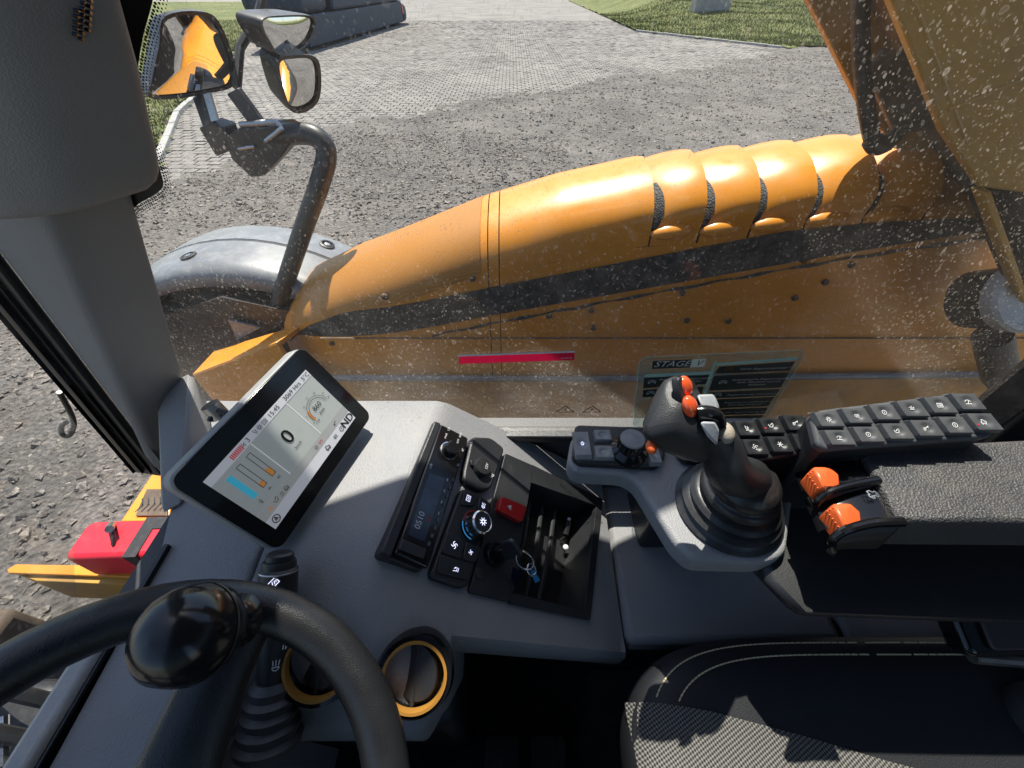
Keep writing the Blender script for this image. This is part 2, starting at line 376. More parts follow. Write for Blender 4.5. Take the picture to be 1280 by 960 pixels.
# loose stones over the gravel
def stones(n, xr, yr, smin, smax, seed, name, label):
    r = np.random.default_rng(seed); x = r.uniform(*xr, n); y = r.uniform(*yr, n)
    ey = np.interp(x, [e[0] for e in EDGE], [e[1] for e in EDGE]); keep = y < ey + r.normal(0, 0.45, n)
    x, y = x[keep], y[keep]; n = len(x)
    h = H[np.clip(((x + 11) / 0.085).astype(int), 0, nx - 1), np.clip(((y + 3) / 0.085).astype(int), 0, ny - 1)]
    h = np.maximum(h, 0.0)
    s = smin + (smax - smin) * r.random(n) ** 3
    base = np.array([(1, 0, 0), (0, 1, 0), (-1, 0, 0), (0, -1, 0), (0, 0, 1), (0, 0, -1)], float)
    a = r.uniform(0, 6.28, n); c, sn = np.cos(a), np.sin(a)
    sc = np.stack([s * r.uniform(.7, 1.5, n), s * r.uniform(.6, 1.1, n), s * r.uniform(.4, .8, n)], -1)
    P = base[None] * sc[:, None] + r.normal(0, .18, (n, 6, 3)) * s[:, None, None]
    Q = np.empty_like(P); Q[..., 0] = P[..., 0] * c[:, None] - P[..., 1] * sn[:, None] + x[:, None]; Q[..., 1] = P[..., 0] * sn[:, None] + P[..., 1] * c[:, None] + y[:, None]; Q[..., 2] = P[..., 2] + (h + s * .2)[:, None]
    f = np.array([(0, 1, 4), (1, 2, 4), (2, 3, 4), (3, 0, 4), (1, 0, 5), (2, 1, 5), (3, 2, 5), (0, 3, 5)])
    Fc = (f[None] + (np.arange(n) * 6)[:, None, None]).reshape(-1, 3)
    o = tri_mesh(name, Q.reshape(-1, 3), Fc, STONEM); tag(o, label, 'gravel', kind='stuff'); return o
stones(52000, (-9, 1), (-1.5, 9), 0.006, 0.034, 11, 'loose_gravel', 'loose grey gravel and clods spread over the yard beside the windscreen')
stones(42000, (-8, 14), (5, 21), 0.012, 0.042, 12, 'gravel_spill', 'dark gravel spilled along the edge of the brick paving')

# paving of running bond blocks
pav = MB(); pav.poly([(-30, 5, -0.012), (60, 5, -0.012), (60, 80, -0.012), (-30, 80, -0.012)])
JOINT = ground_mat('joint_sand', ((0.05, 0.045, 0.04), (0.10, 0.09, 0.08), (0.16, 0.15, 0.13)), 0.8, 30, 0.3)
pave = pav.build('pavement', JOINT, smooth=0, kind='structure')
L_, W_, G_ = 0.22, 0.19, 0.02
cells = []
for j in range(int((42 - 5) / W_)):
    y = 5 + j * W_
    for i in range(int(40 / L_)):
        x = -18 + i * L_ + (L_ / 2 if j % 2 else 0)
        cx, cy = x + L_ / 2, y + W_ / 2
        if cy < edge_y(cx) - 0.9 : continue
        if is_grass_right(cx, cy) or is_grass_left(cx, cy): continue
        d = S2 * cy + S2 * CZ
        if abs(cx) / d > 1.35: continue
        if cy > 38: continue
        cells.append((cx, cy))
PR = 0.07; cp, sp = math.cos(PR), math.sin(PR)
cells.sort(key=lambda c: (c[0] ** 2 + c[1] ** 2) + (0 if abs(c[0] - 0.2) < 3 and c[1] > edge_y(c[0]) + 0.35 else 500))
bx_ = np.array([(-1, -1), (1, -1), (1, 1), (-1, 1)], float) * np.array([(L_ - G_) / 2, (W_ - G_) / 2])
bt_ = bx_ * np.array([0.955, 0.95])
def paver_geo(dz, tilt):
    t = np.concatenate([np.c_[bx_, np.full(4, -0.03)], np.c_[bx_, np.full(4, 0.004)], np.c_[bt_, np.full(4, 0.01)]])
    t[4:, 2] += dz + t[4:, 0] * tilt[0] + t[4:, 1] * tilt[1]; return t
PF = [(0, 1, 5, 4), (1, 2, 6, 5), (2, 3, 7, 6), (3, 0, 4, 7), (4, 5, 9, 8), (5, 6, 10, 9), (6, 7, 11, 10), (7, 4, 8, 11), (8, 9, 10, 11)]
variants = []
for k in range(6):
    v = paver_geo(rng.normal(0, .002), rng.normal(0, .02, 2)); me = bpy.data.meshes.new('paver')
    me.from_pydata(v.tolist(), [], PF); me.materials.append(PAVM); variants.append(me)
for n, (cx, cy) in enumerate(cells[:300]):
    b = bpy.data.objects.new('paver', variants[n % 6]); col.objects.link(b); b.location = (cx, cy, 0); b.rotation_euler.z = rng.normal(0, .008); adopt(b, pave)
rest = np.array(cells[300:]); n = len(rest)
VV = np.tile(paver_geo(0, (0, 0))[None], (n, 1, 1)); VV[:, 4:, 2] += rng.normal(0, .0022, n)[:, None] + VV[:, 4:, 0] * rng.normal(0, .02, n)[:, None] + VV[:, 4:, 1] * rng.normal(0, .03, n)[:, None]
VV[..., 0] += rest[:, 0:1]; VV[..., 1] += rest[:, 1:2]
pf = tri_mesh('paver_field', VV.reshape(-1, 3), (np.array(PF)[None] + (np.arange(n) * 12)[:, None, None]).reshape(-1, 4), PAVM)
tag(pf, kind='stuff'); adopt(pf, pave)

fp_ = MB().poly([(-18, 37.9, 0.008), (30, 37.9, 0.008), (60, 80, 0.008), (-30, 80, 0.008)]).build('distant_paving', PAVM, pave, smooth=0)
# kerbs
def kerb(name, pts, label):
    base = thing(name, None, None, (*pts[0], 0)); base['kind'] = 'structure'
    for (a, b) in zip(pts, pts[1:]):
        a = Vector((*a, 0)); b = Vector((*b, 0)); n = int((b - a).length); u = (b - a).normalized()
        for i in range(n):
            f = Frame(a + u * i * (b - a).length / n, u, (-u.y, u.x, 0)); l = (b - a).length / n
            mb = MB(); mb.box(f, 0.006, l - 0.006, -0.06, 0.06, -0.05, 0.10 + random.uniform(-.01, .01))
            mb.build('kerb_stone', CONC, base, smooth=0, bevel=0.012)
kerb('kerb', [(6.9, 29.9), (11.7, 22.2)], '')
kerb('kerb', [KL[0], KL[1], KL[2]], '')

# grass
def grass(name, label, n, fx, seed, hmax):
    r = np.random.default_rng(seed); P = []
    while len(P) < n:
        x, y = fx(r)
        P.append((x, y))
    P = np.array(P); a = r.uniform(0, 6.28, n); h = hmax * r.uniform(.4, 1, n); w = h * .16; ln = r.normal(0, .45, (n, 2)) * h[:, None]
    V = np.zeros((n, 3, 3)); V[:, 0, :2] = P - np.c_[np.cos(a), np.sin(a)] * w[:, None]; V[:, 1, :2] = P + np.c_[np.cos(a), np.sin(a)] * w[:, None]; V[:, 2, :2] = P + ln
    z0 = np.array([gz(x, y) for x, y in P]); V[:, :2, 2] = z0[:, None] - .01; V[:, 2, 2] = z0 + h
    o = tri_mesh(name, V.reshape(-1, 3), np.arange(n * 3).reshape(-1, 3), GRASSM); tag(o, label, 'grass', kind='stuff')
def gz(x, y): return 0.06 + 0.8 * max(0, (y - 27) / 14 * sstep(0, 5, x - 8) if x > 0 else (y - 12) / 60) + (noise.noise((x * .6, y * .6, 0)) * 0.1 if x > 0 else 0)
def fr_(r):
    while True:
        x = r.uniform(6.9, 27); y = 22 + 22 * r.random() ** 1.3
        if is_grass_right(x, y): return x, y
def fl_(r):
    while True:
        y = 6.5 + 26 * r.random() ** 1.4; x = kl_x(y) - 0.12 - 8 * r.random() ** 1.3
        if is_grass_left(x, y): return x, y
for nm, test, (x0, x1, y0, y1), st in (('lawn', is_grass_right, (6.5, 60, 21.5, 70), 0.5), ('verge', is_grass_left, (-40, -5, 6.4, 50), 0.4)):
    mb = MB(); gxs = np.arange(x0, x1, st); gys = np.arange(y0, y1, st)
    for gx in gxs:
        for gy in gys:
            if test(gx + st / 2, gy + st / 2): mb.poly([(a, b, gz(a, b)) for a, b in ((gx, gy), (gx + st, gy), (gx + st, gy + st), (gx, gy + st))])
    mb.build(nm, GRASSM, merge=True, kind='structure')
grass('grass', 'rough green and straw coloured grass on the bank beyond the kerb', 60000, fr_, 21, 0.13)
grass('grass', 'green grass verge behind the left kerb below the mirrors', 30000, fl_, 22, 0.10)

# concrete pier at the top of the bank
p0 = at_z(862, 26, .1); f = Frame(p0, (1, 0.15, 0), (-0.15, 1, 0)); t = thing('concrete_pier', 'weathered concrete gate pier standing at the top of the grass bank', 'pier', p0)
MB().box(f, 0, 2.4, -.4, .4, -.3, 2.4).build('shaft', CONC, t, bevel=.02); MB().box(f, -0.06, 2.46, -.46, .46, 2.4, 2.52).build('cap', CONC, t, bevel=.02)

# long dark blue lorry parked on the paving
lu = Vector((-1.3, -14.6, 0)).normalized(); lo_ = Vector((-6.9, 35.6, 0)); f = Frame(lo_, lu, Vector((lu.y, -lu.x, 0)) * -1)
t = thing('parked_lorry', 'long dark blue lorry with rounded tail parked across the brick paving', 'lorry', lo_ + lu * 7)
sgn = 1 if f.v.x < 0 else -1
def lb(name, m, a0, a1, b0, b1, c0, c1, bev=.1): return MB().box(f, a0, a1, min(b0 * sgn, b1 * sgn), max(b0 * sgn, b1 * sgn), c0, c1).build(name, m, t, bevel=bev, seg=4)
lb('side_skirt', BLUEV, 0.6, 14.2, 0, 2.4, 0.12, 1.1, .06); lb('cargo_body', BLUEV, -0.4, 11.2, -.03, 2.45, 1.12, 3.4, .12); lb('driver_cabin', BLUEV, 11.6, 14.3, 0, 2.4, 1.12, 3.1, .3)
lb('bumper', BLUEV, -0.35, 0.55, -.02, 2.42, 0.1, 0.95, .25); lb('tail_lamp', REDP, -.45, -.2, .2, .6, .7, .95, .02); lb('tail_lamp', REDP, .5, .75, -.05, .1, .5, .95, .02)
for a in (2.2, 3.5, 12.6):
    for b in (0.25, 2.15):
        ff = Frame(f.p(a, b * sgn, .5), f.u, (0, 0, 1)); MB().lathe(ff, [(.2, -.15), (.45, -.15), (.5, -.1), (.5, .1), (.45, .15), (.2, .15)], 24).build('wheel', TYRE, t)

# ================================================================== the machine outside the cab
# --- bonnet
sil = [(340, 410, 1.1), (372, 366, 1.14), (440, 320, 1.19), (520, 285, 1.2), (610, 250, 1.2), (700, 224, 1.2), (800, 205, 1.2), (900, 198, 1.2), (1000, 188, 1.2), (1100, 178, 1.2), (1180, 174, 1.2), (1280, 172, 1.2)]
ZT = [(p.x, p.z) for p in (at_y(*s) for s in sil)]
XN = ZT[0][0]
def zt(x): return interp(ZT, x)
def ys(x, z): return 1.0 + 0.06 * max(0, z - 1.25) + (0.16 * max(0, (-0.25 - x) / 0.6) ** 2)
def bprof(x, disp=0.0, z0=1.232):
    top = zt(x); rz = 0.15 if x > -0.3 else lerp(0.09, 0.15, max(0, (x - XN) / (-0.3 - XN))); rx = 0.21
    zs = top - rz; pts = []
    for k in range(9): z = lerp(z0, zs, k / 8); pts.append(Vector((x, ys(x, z), z)))
    y0 = ys(x, zs)
    for k in range(1, 15):
        t = k / 14 * math.pi / 2; c, s = math.cos(t), math.sin(t)
        e = 0.9
        p = Vector((x, y0 + rx * (1 - c ** e), zs + rz * s ** e)); w = sstep(0.10, 0.34, k / 14) * (1 - .4 * sstep(.6, 1, k / 14))
        n = Vector((0, -c * rz, s * rx)).normalized(); pts.append(p + n * disp * w)
    wid = 0.62 if x > -0.3 else lerp(0.4, 0.62, max(0, (x - XN) / (-0.3 - XN)))
    pts.append(Vector((x, y0 + .27, top - .015 + disp * .6))); pts.append(Vector((x, y0 + .34, top - .05 + disp * .4))); pts.append(Vector((x, y0 + .45, top - .15))); pts.append(Vector((x, y0 + .5, top - .3))); pts.append(Vector((x, y0 + .5, z0)))
    return pts
bon = thing('engine_bonnet', 'dusty orange-yellow engine bonnet with ribbed air louvres beside the cab', 'bonnet', (0.2, 1.3, 0.86))
xA = at_y(608, 300, 1.03).x; xB = at_y(624, 300, 1.03).x; xC = at_y(818, 250, 1.06).x
LX = [xC] + [at_y(px, 240, 1.08).x for px in (879, 942, 1008, 1078, 1152)]
def perf_mat():
    m = bpy.data.materials.new('perforated_yellow'); t, p = nodes(m); N = t.nodes.new; L = t.links.new
    g = N('ShaderNodeNewGeometry'); v = N('ShaderNodeTexVoronoi'); v.inputs['Scale'].default_value = 430; v.inputs['Randomness'].default_value = 0.0; L(g.outputs['Position'], v.inputs['Vector'])
    cr = N('ShaderNodeValToRGB'); cr.color_ramp.elements[0].position = .3; cr.color_ramp.elements[1].position = .45; cr.color_ramp.elements[0].color = (.16, .075, .02, 1); cr.color_ramp.elements[1].color = (.50, .21, .03, 1)
    L(v.outputs['Distance'], cr.inputs[0]); L(cr.outputs[0], p.inputs['Base Color']); p.inputs['Roughness'].default_value = .45; return m
PERF = perf_mat()
def loft(x0, x1, n, fn): return [fn(lerp(x0, x1, i / n), i / n) for i in range(n + 1)]
def bon_part(name, rows, m, sm=40): return MB().grid(rows).build(name, m, bon, smooth=sm)
MUDY = mat('muddy_yellow', (.50, .23, .035), .6, vary=(6, .25), dust=((.26, .17, .09), 9, .42, .75, .6))
bon_part('nose_panel', loft(XN, xA, 26, lambda x, t: bprof(x)), YEL)
# perforated screen set into the nose panel
def scr(x, t):
    P = bprof(x); return [p + Vector((0, -.002, .002)) for p in P[9:24]]
bon_part('perforated_screen', loft(XN + 0.05, xA - 0.02, 20, scr), PERF)
bon_part('seam_strip', loft(xA + .003, xB - .003, 3, lambda x, t: bprof(x)), YEL)
bon_part('centre_panel', loft(xB, xC, 14, lambda x, t: bprof(x, 0.012 * t * t)[8:]), YEL)
bon_part('flank_panel', loft(xB, 1.75, 20, lambda x, t: bprof(x)[:9]), YEL)
for k in range(5):
    a, b = LX[k], LX[k + 1]
    bon_part('louvre', loft(a + .004, b - .001, 12, lambda x, t: bprof(x, -.008 + (.034) * (1 - (1 - t) ** 1.8))[8:]), YEL, 60)
VENTM = mat('vent_mesh', (0.03, 0.03, 0.03), 0.6, vary=(50, .2), grain=(260, 1.0), dust=(DUST, 60, .5, .8, .3))
for k in range(6):
    if k == 5: break
    rows_ = []
    for j in range(10, 18):
        wj = .004 + .021 * math.sin(math.pi * min(1, (j - 9.4) / 8.2)) ** .8; rows_.append([bprof(LX[k] + .003 + wj * i / 4, -.008 + .034 * (1 - (1 - min(1, (.003 + wj * i / 4) / (LX[k + 1] - LX[k]))) ** 1.8) + .0025)[j] for i in range(5)])
    MB().grid(rows_).build('vent_mesh', VENTM, bon)
    # small rounded scoop under each opening
    if True:
        c = bprof(LX[k] + .055)[9]; mb = MB(); mb.ball(c + Vector((.0, .006, .012)), (.055, .022, .02), Frame(c, (1, 0, .16), (0, 1, 0))); mb.build('scoop', YEL, bon)
bon_part('light_block', loft(XN + .06, 1.7, 24, lambda x, t: [p + Vector((0, .03, -.02)) for p in bprof(x, -.02)]), BLACKM)  # added dark inner shell, keeps sunlight from showing through the panel gaps
bon_part('lower_skirt', [[Vector((x, ys(x, z) + .004, z)) for z in (.86, .95, 1.05, 1.15, 1.235)] for x in np.linspace(XN + .03, 1.75, 30)], MUDY)
bon_part('rear_panel', loft(LX[5] + .004, 1.75, 8, lambda x, t: bprof(x, -.012)[8:]), YEL)
MB().poly(bprof(XN)).build('nose_cap', YEL, bon)
# black side stripe and thin pinstripe, sheets just proud of the flank
st_t = [(345, 411), (400, 399), (625, 355), (880, 308), (1050, 277), (1228, 244)]; st_b = [(345, 440), (400, 430), (625, 389), (880, 346), (1050, 317), (1242, 287)]
ST = [(at_y(*p, 1.025).x, at_y(*p, 1.025).z) for p in st_t]; SB = [(at_y(*p, 1.025).x, at_y(*p, 1.025).z) for p in st_b]
def band(zlo, zhi, x0, x1, off, n=40):
    rows = []
    for i in range(n + 1):
        x = lerp(x0, x1, i / n); a, b = zlo(x), zhi(x); rows.append([Vector((x, ys(x, lerp(a, b, j / 4)) - off, lerp(a, b, j / 4))) for j in range(5)])
    return rows
bon_part('side_stripe', band(lambda x: interp(SB, x), lambda x: min(interp(ST, x), zt(x) - .135 if x > -.2 else zt(x) - .1), XN + .02, 1.7, .003), BLKST)
def pin(x): return interp(SB, x) - .028 + .01 * math.sin(x * 2)
bon_part('pinstripe', band(lambda x: pin(x) - .004 - .003 * math.sin(x * 40), lambda x: pin(x) + .004 + .002 * math.sin(x * 57), -.25, 1.7, .003, 120), BLKST)
for (px, py) in ((590, 353), (478, 376), (740, 391), (742, 412), (687, 398), (855, 370), (1010, 330), (1070, 336), (1036, 357), (997, 376), (860, 403), (912, 404), (408, 443)):
    c = at_y(px, py, 1.0); c = Vector((c.x, ys(c.x, c.z) - .004, c.z)); f = Frame(c, (1, 0, 0), (0, 0, 1)); MB().lathe(f, [(.009, -.006), (.009, .002), (.006, .005), (0, .005)], 10).build('bolt', CHASS, bon)
c = R(0, 0, 0)
MB().tube([Vector((-.7, .985, 1.245)), Vector((.25, .985, 1.24)), Vector((1.6, .985, 1.26))], .011, 8).build('hand_rail', FENDM, bon)
MB().box(Frame((0, 0, 0), (1, 0, 0), (0, 1, 0)), -.6, 1.7, 1.0005, 1.006, 1.399, 1.4008).build('panel_seam', CHASS, bon)

# --- chassis beside the cab
ch = thing('chassis_frame', 'mud-caked chassis frame below the bonnet flank', 'chassis', (0, .8, .4))
fw = Frame((0, 0, 0), (1, 0, 0), (0, 1, 0))
MB().box(fw, -1.2, 1.9, .72, 1.0, .5, .84).build('side_member', CHASS, ch, bevel=.02)
MB().box(fw, -1.0, 1.9, .95, 1.7, .5, .86).build('engine_tray', CHASS, ch, bevel=.02)
MB().tube([Vector((-.9, .8, .9)), Vector((.2, .82, .89)), Vector((1.8, .8, .92))], .03, 10).build('hydraulic_pipe', CHASS, ch)
for (a, b) in ((.15, .3), (.75, .95)): MB().box(fw, a, b, .75, .95, .84, .93).build('mounting_bracket', CHASS, ch, bevel=.01)

# --- lower front guard in yellow
A = at_y(240, 468, 1.0); B = at_y(345, 428, 1.0); Cc = at_y(330, 478, .9); D = at_y(250, 492, .92)
g = thing('front_guard', 'orange-yellow folded guard plate in front of the bonnet nose', 'guard', (A.x, .95, A.z - .3))
MB().prism([A, B, B + Vector((.03, .14, -.03)), A + Vector((0, .14, -.01))], Vector((0, 0, -.02))).build('top_plate', YEL, g, bevel=.003)
MB().prism([A + Vector((0, -.002, -.004)), B + Vector((0, -.002, -.004)), B + Vector((.04, -.01, -.3)), A + Vector((.02, -.01, -.3))], Vector((0, .02, 0))).build('side_plate', YEL, g, bevel=.003)

# --- front wheel and its mudguard
XW, ZW, RW = -1.02, .80, .70
fd = thing('mudguard', 'grey plastic mudguard with bolts over the front wheel', 'mudguard', (XW, 1.45, ZW))
def arc(y, r, a0=12, a1=168, n=28): return [Vector((XW + r * math.cos(math.radians(lerp(a0, a1, k / n))), y, ZW + r * math.sin(math.radians(lerp(a0, a1, k / n))))) for k in range(n + 1)]
prof = [(1.24, RW - .06), (1.245, RW - .02), (1.26, RW - .004), (1.30, RW + .004), (1.425, RW + .012), (1.431, RW + .002), (1.441, RW + .002), (1.447, RW + .012), (1.58, RW), (1.64, RW - .03), (1.66, RW - .08)]
mb = MB(); mb.grid([arc(y, r) for y, r in prof]); sh = mb.build('shell', FENDM, fd, smooth=60, merge=True); sl = sh.modifiers.new('thick', 'SOLIDIFY'); sl.thickness = .008; sl.offset = 0
for (a, y) in ((62, 1.34), (58, 1.53), (66, 1.53), (128, 1.34), (136, 1.34), (140, 1.53), (100, 1.34)):
    t = math.radians(a); n = Vector((math.cos(t), 0, math.sin(t))); c = Vector((XW, y, ZW)) + n * (RW + .01); f = Frame(c, (0, 1, 0), n=n)
    b = MB().lathe(f, [(.028, -.004), (.028, .004), (.02, .006), (.016, -.002), (0, -.002)], 14).build('bolt_recess', BLACKM, fd); MB().lathe(f, [(.011, -.003), (.011, .005), (0, .006)], 6).build('bolt_head', STEEL, b, smooth=0)
fwh = thing('lugged_wheel', 'black lugged front tyre under the grey mudguard', 'wheel', (XW, 1.45, ZW - .62))
f = Frame((XW, 1.44, ZW), (1, 0, 0), (0, 0, -1))
MB().lathe(f, [(.3, -.17), (.46, -.2), (.56, -.2), (.6, -.16), (.61, 0), (.6, .16), (.56, .2), (.46, .2), (.3, .17)], 48).build('tyre', TYRE, fwh)
MB().lathe(f, [(0, -.1), (.12, -.1), (.14, -.06), (.27, -.05), (.3, -.12), (.31, -.12), (.31, .1), (0, .1)], 32).build('rim', YEL, fwh)
for k in range(22):
    for s in (-1, 1):
        t = 2 * math.pi * (k + (.25 if s > 0 else 0)) / 22; r_ = f.u * math.cos(t) + f.v * math.sin(t); tg = f.v * math.cos(t) - f.u * math.sin(t)
        lf = Frame(f.o + r_ * .6, f.n * s + tg * .5, n=r_); MB().box(lf, .0, .2, -.022, .022, -.02, .03).build('tread_lug', TYRE, fwh, smooth=0, bevel=.006)
MB().prism([Vector((-1.45, 1.2, .95)), Vector((-.55, 1.2, 1.0)), Vector((-.62, 1.2, 1.32)), Vector((-1.0, 1.2, 1.42)), Vector((-1.4, 1.2, 1.3))], Vector((0, .02, 0))).build('inner_flap', BLACKM, fd)
MB().prism([at_y(285, 400, 1.18), at_y(325, 410, 1.18), at_y(297, 425, 1.18)], Vector((0, .01, 0))).build('gusset', FENDM, fd)

# --- mirrors
ma = thing('mirror_arm', 'black bent tube mirror arm with clamp bracket beside the mudguard', 'mirror arm', at_y(335, 430, 1.22))
pts = [at_y(335, 432, 1.22), at_y(350, 375, 1.24), at_y(378, 290, 1.28), at_y(400, 228, 1.31), at_y(408, 192, 1.33), at_y(398, 173, 1.34), at_y(375, 167, 1.35), at_y(335, 172, 1.36)]
MB().tube(smooth_path(pts, 8), .029, 16).build('tube', BLACKM, ma)
# clamp bracket: plates around the tube end
def pp(px, py, y): return at_y(px, py, y)
def plate(name, pix, y, th, m=BLACKM, par=ma, bev=.004): return MB().prism([pp(a, b, y) for a, b in pix], Vector((0, th, 0))).build(name, m, par, bevel=bev)
plate('clamp_body', [(278, 172), (300, 160), (352, 158), (372, 168), (352, 196), (330, 220), (314, 222), (290, 200)], 1.33, .09)
plate('pivot_block', [(248, 160), (262, 154), (280, 160), (290, 188), (270, 196)], 1.33, .07)
MB().tube([pp(300, 156, 1.34), pp(345, 152, 1.34), pp(352, 160, 1.34)], .008, 8).build('clamp_bolt', STEEL, ma)
MB().tube([pp(298, 186, 1.325), pp(318, 183, 1.325)], .005, 8).build('retaining_pin', STEEL, ma)
MB().tube([pp(332, 176, 1.32), pp(353, 160, 1.32)], .006, 8).build('retaining_pin', STEEL, ma)
MB().prism([pp(283, 118, 1.36), pp(297, 110, 1.36), pp(334, 160, 1.34), pp(322, 170, 1.34)], Vector((0, .02, 0))).build('strut', BLACKM, ma, bevel=.003)
MB().prism([pp(240, 122, 1.38), pp(252, 118, 1.38), pp(268, 160, 1.35), pp(256, 166, 1.35)], Vector((0, .015, 0))).build('strut', BLACKM, ma, bevel=.003)
MB().prism([pp(254, 118, 1.37), pp(262, 116, 1.37), pp(272, 150, 1.35), pp(264, 152, 1.35)], Vector((0, .01, 0))).build('adjuster_rod', STEEL, ma)

def mirror(label, pix, y, look, extra=.03, rim=.012, bulge=.012):
    """pix outlines the glass; the head faces half way between the eye and the point it shows"""
    cpx = sum(p[0] for p in pix) / len(pix); cpy = sum(p[1] for p in pix) / len(pix); c = at_y(cpx, cpy, y)
    n = ((EYE - c).normalized() + (look - c).normalized()).normalized()
    f = Frame(c, Vector((0, 0, 1)).cross(n), n=n)
    uv = [f.pix(*p) for p in pix]; t = thing('rear_view_mirror', label, 'mirror', c - Vector((0, 0, .12)), 'rear view mirrors on the outside arm')
    gl = MB(); rr = max(math.hypot(*q) for q in uv); rows = []
    for k in range(9):
        s = 1 - k / 8; rows.append([f.p(a * s, b * s, bulge * (1 - s * s)) for a, b in smooth2(uv, 5)])
    gl.grid(rows, True).build('mirror_glass', MIRR, t)
    big_ = [(a * (1 + rim / rr), b * (1 + rim / rr)) for a, b in smooth2(uv, 5)]
    hs = MB(); rows = [[f.p(a, b, .006) for a, b in smooth2(uv, 5)], [f.p(a, b, .008) for a, b in big_], [f.p(a, b, -.012) for a, b in big_], [f.p(a * .85, b * .85, -.04 - extra) for a, b in big_], [f.p(a * .3, b * .3, -.055 - extra) for a, b in big_]]
    hs.grid(rows, True).build('housing', BLACKM, t, smooth=50, merge=True); return t
def smooth2(uv, n):
    P = [Vector((a, b, 0)) for a, b in uv]; m = len(P); out = []
    for i in range(m):
        p0, p1, p2, p3 = P[i - 1], P[i], P[(i + 1) % m], P[(i + 2) % m]
        for k in range(n):
            t = k / n; q = 0.5 * ((2 * p1) + (p2 - p0) * t + (2 * p0 - 5 * p1 + 4 * p2 - p3) * t * t + (3 * p1 - p0 - 3 * p2 + p3) * t ** 3); out.append((q.x, q.y))
    return out
MIRROR_LOOK = [Vector((.05, 1.15, 1.68)), Vector((3.0, 6.5, 0.2)), Vector((1.0, 2.1, .5))]
mirror('large black outside mirror reflecting the orange bonnet', [(208, 24), (255, 20), (274, 40), (288, 80), (286, 104), (262, 112), (225, 118), (190, 118), (192, 98), (200, 60)], 1.38, MIRROR_LOOK[0], bulge=.004)
mirror('wide grey upper mirror above the small clamp mirror', [(326, 26), (350, 20), (388, 22), (386, 44), (372, 60), (348, 66), (336, 52)], 1.5, MIRROR_LOOK[1], bulge=.008)
mirror('small round-cornered lower mirror with a sliver of orange reflection', [(348, 78), (364, 72), (390, 74), (396, 96), (393, 122), (378, 134), (362, 132), (352, 106)], 1.5, MIRROR_LOOK[2], bulge=.012)
MB().tube([pp(296, 110, 1.42), pp(300, 60, 1.5), pp(322, 22, 1.56), pp(330, -10, 1.6)], .012, 8).build('mirror_stay', BLACKM, ma)
MB().tube([pp(322, 22, 1.56), pp(338, 60, 1.53), pp(352, 74, 1.53), pp(386, 66, 1.53)], .011, 8).build('mirror_stay', BLACKM, ma)

# --- raised lifting boom on the right
bo = thing('lifting_boom', 'raised dirty yellow lifting boom with twin side plates behind the bonnet', 'boom', R(1.3, .95, -.9))
dirb = Vector((-.77, 0, .64)).normalized(); nb = Vector((.64, 0, .77)).normalized()
def boom_plate(name, P1, P0, y, th, m=BOOMM, run=2.6):
    P2 = P1 + dirb * run; P3 = P2 + nb * .27; pts = [P0, P1, P2, P3, P1 + nb * .27 + dirb * -.02, R(.88, y, .14), R(1.3, y, .2), R(1.75, y, .1), R(1.8, y, -.5), P0 + Vector((.5, 0, -.06))]  # unseen upper edge and forward run shaped for the shade inside the cab
    pts = [Vector((p.x, y, p.z)) for p in pts]
    return MB().prism(pts, Vector((0, th, 0))).build(name, m, bo, smooth=0, bevel=.004)
a0 = at_y(1180, 165, .8); a1 = at_y(1226, 234, .8)
boom_plate('near_side_plate', a0, a1, .8, .022)
b0 = at_y(1076, 132, 1.12); boom_plate('far_side_plate', b0, b0 + Vector((.14, 0, -.09)), 1.12, .022, run=.62)  # out-of-view run cut short so sun reaches the dash and window
MB().box(Frame(a0 + Vector((0, .022, 0)) + nb * .10, dirb, (0, 1, 0)), -.6, .55, .001, .296, -.012, 0).build('underside_plate', CHASS, bo)
MB().tube([a0 + dirb * -.05 + nb * .02 + Vector((0, .008, 0)), a0 + dirb * 2.5 + nb * .02 + Vector((0, .008, 0))], .01, 6).build('edge_weld', BOOMM, bo)
MB().tube([at_y(1186, 137, .799), at_y(1235, 118, .799), at_y(1300, 90, .799)], .0035, 6).build('weld_seam', BOOMM, bo)
ho = thing('hydraulic_hose', 'black hydraulic hose looping down between the boom plates', 'hose', at_y(1095, 190, .95))
hp = smooth_path([at_y(1078, -60, 1.0), at_y(1076, 40, .99), at_y(1080, 110, .97), at_y(1088, 165, .95), at_y(1096, 182, .95), at_y(1112, 176, .96), at_y(1132, 158, .98), at_y(1160, 140, 1.02)], 8)
MB().tube(hp, .0145, 12).build('hose', RUBBER, ho); MB().tube(hp[27:39], .018, 12).build('sleeve', BLACKM, ho)
MB().prism([at_y(1106, 60, 1.06), at_y(1150, 70, 1.06), at_y(1176, 160, 1.06), at_y(1120, 168, 1.06), at_y(1084, 90, 1.06)], Vector((0, .02, 0))).build('hose_shield', CHASS, bo, bevel=.004)
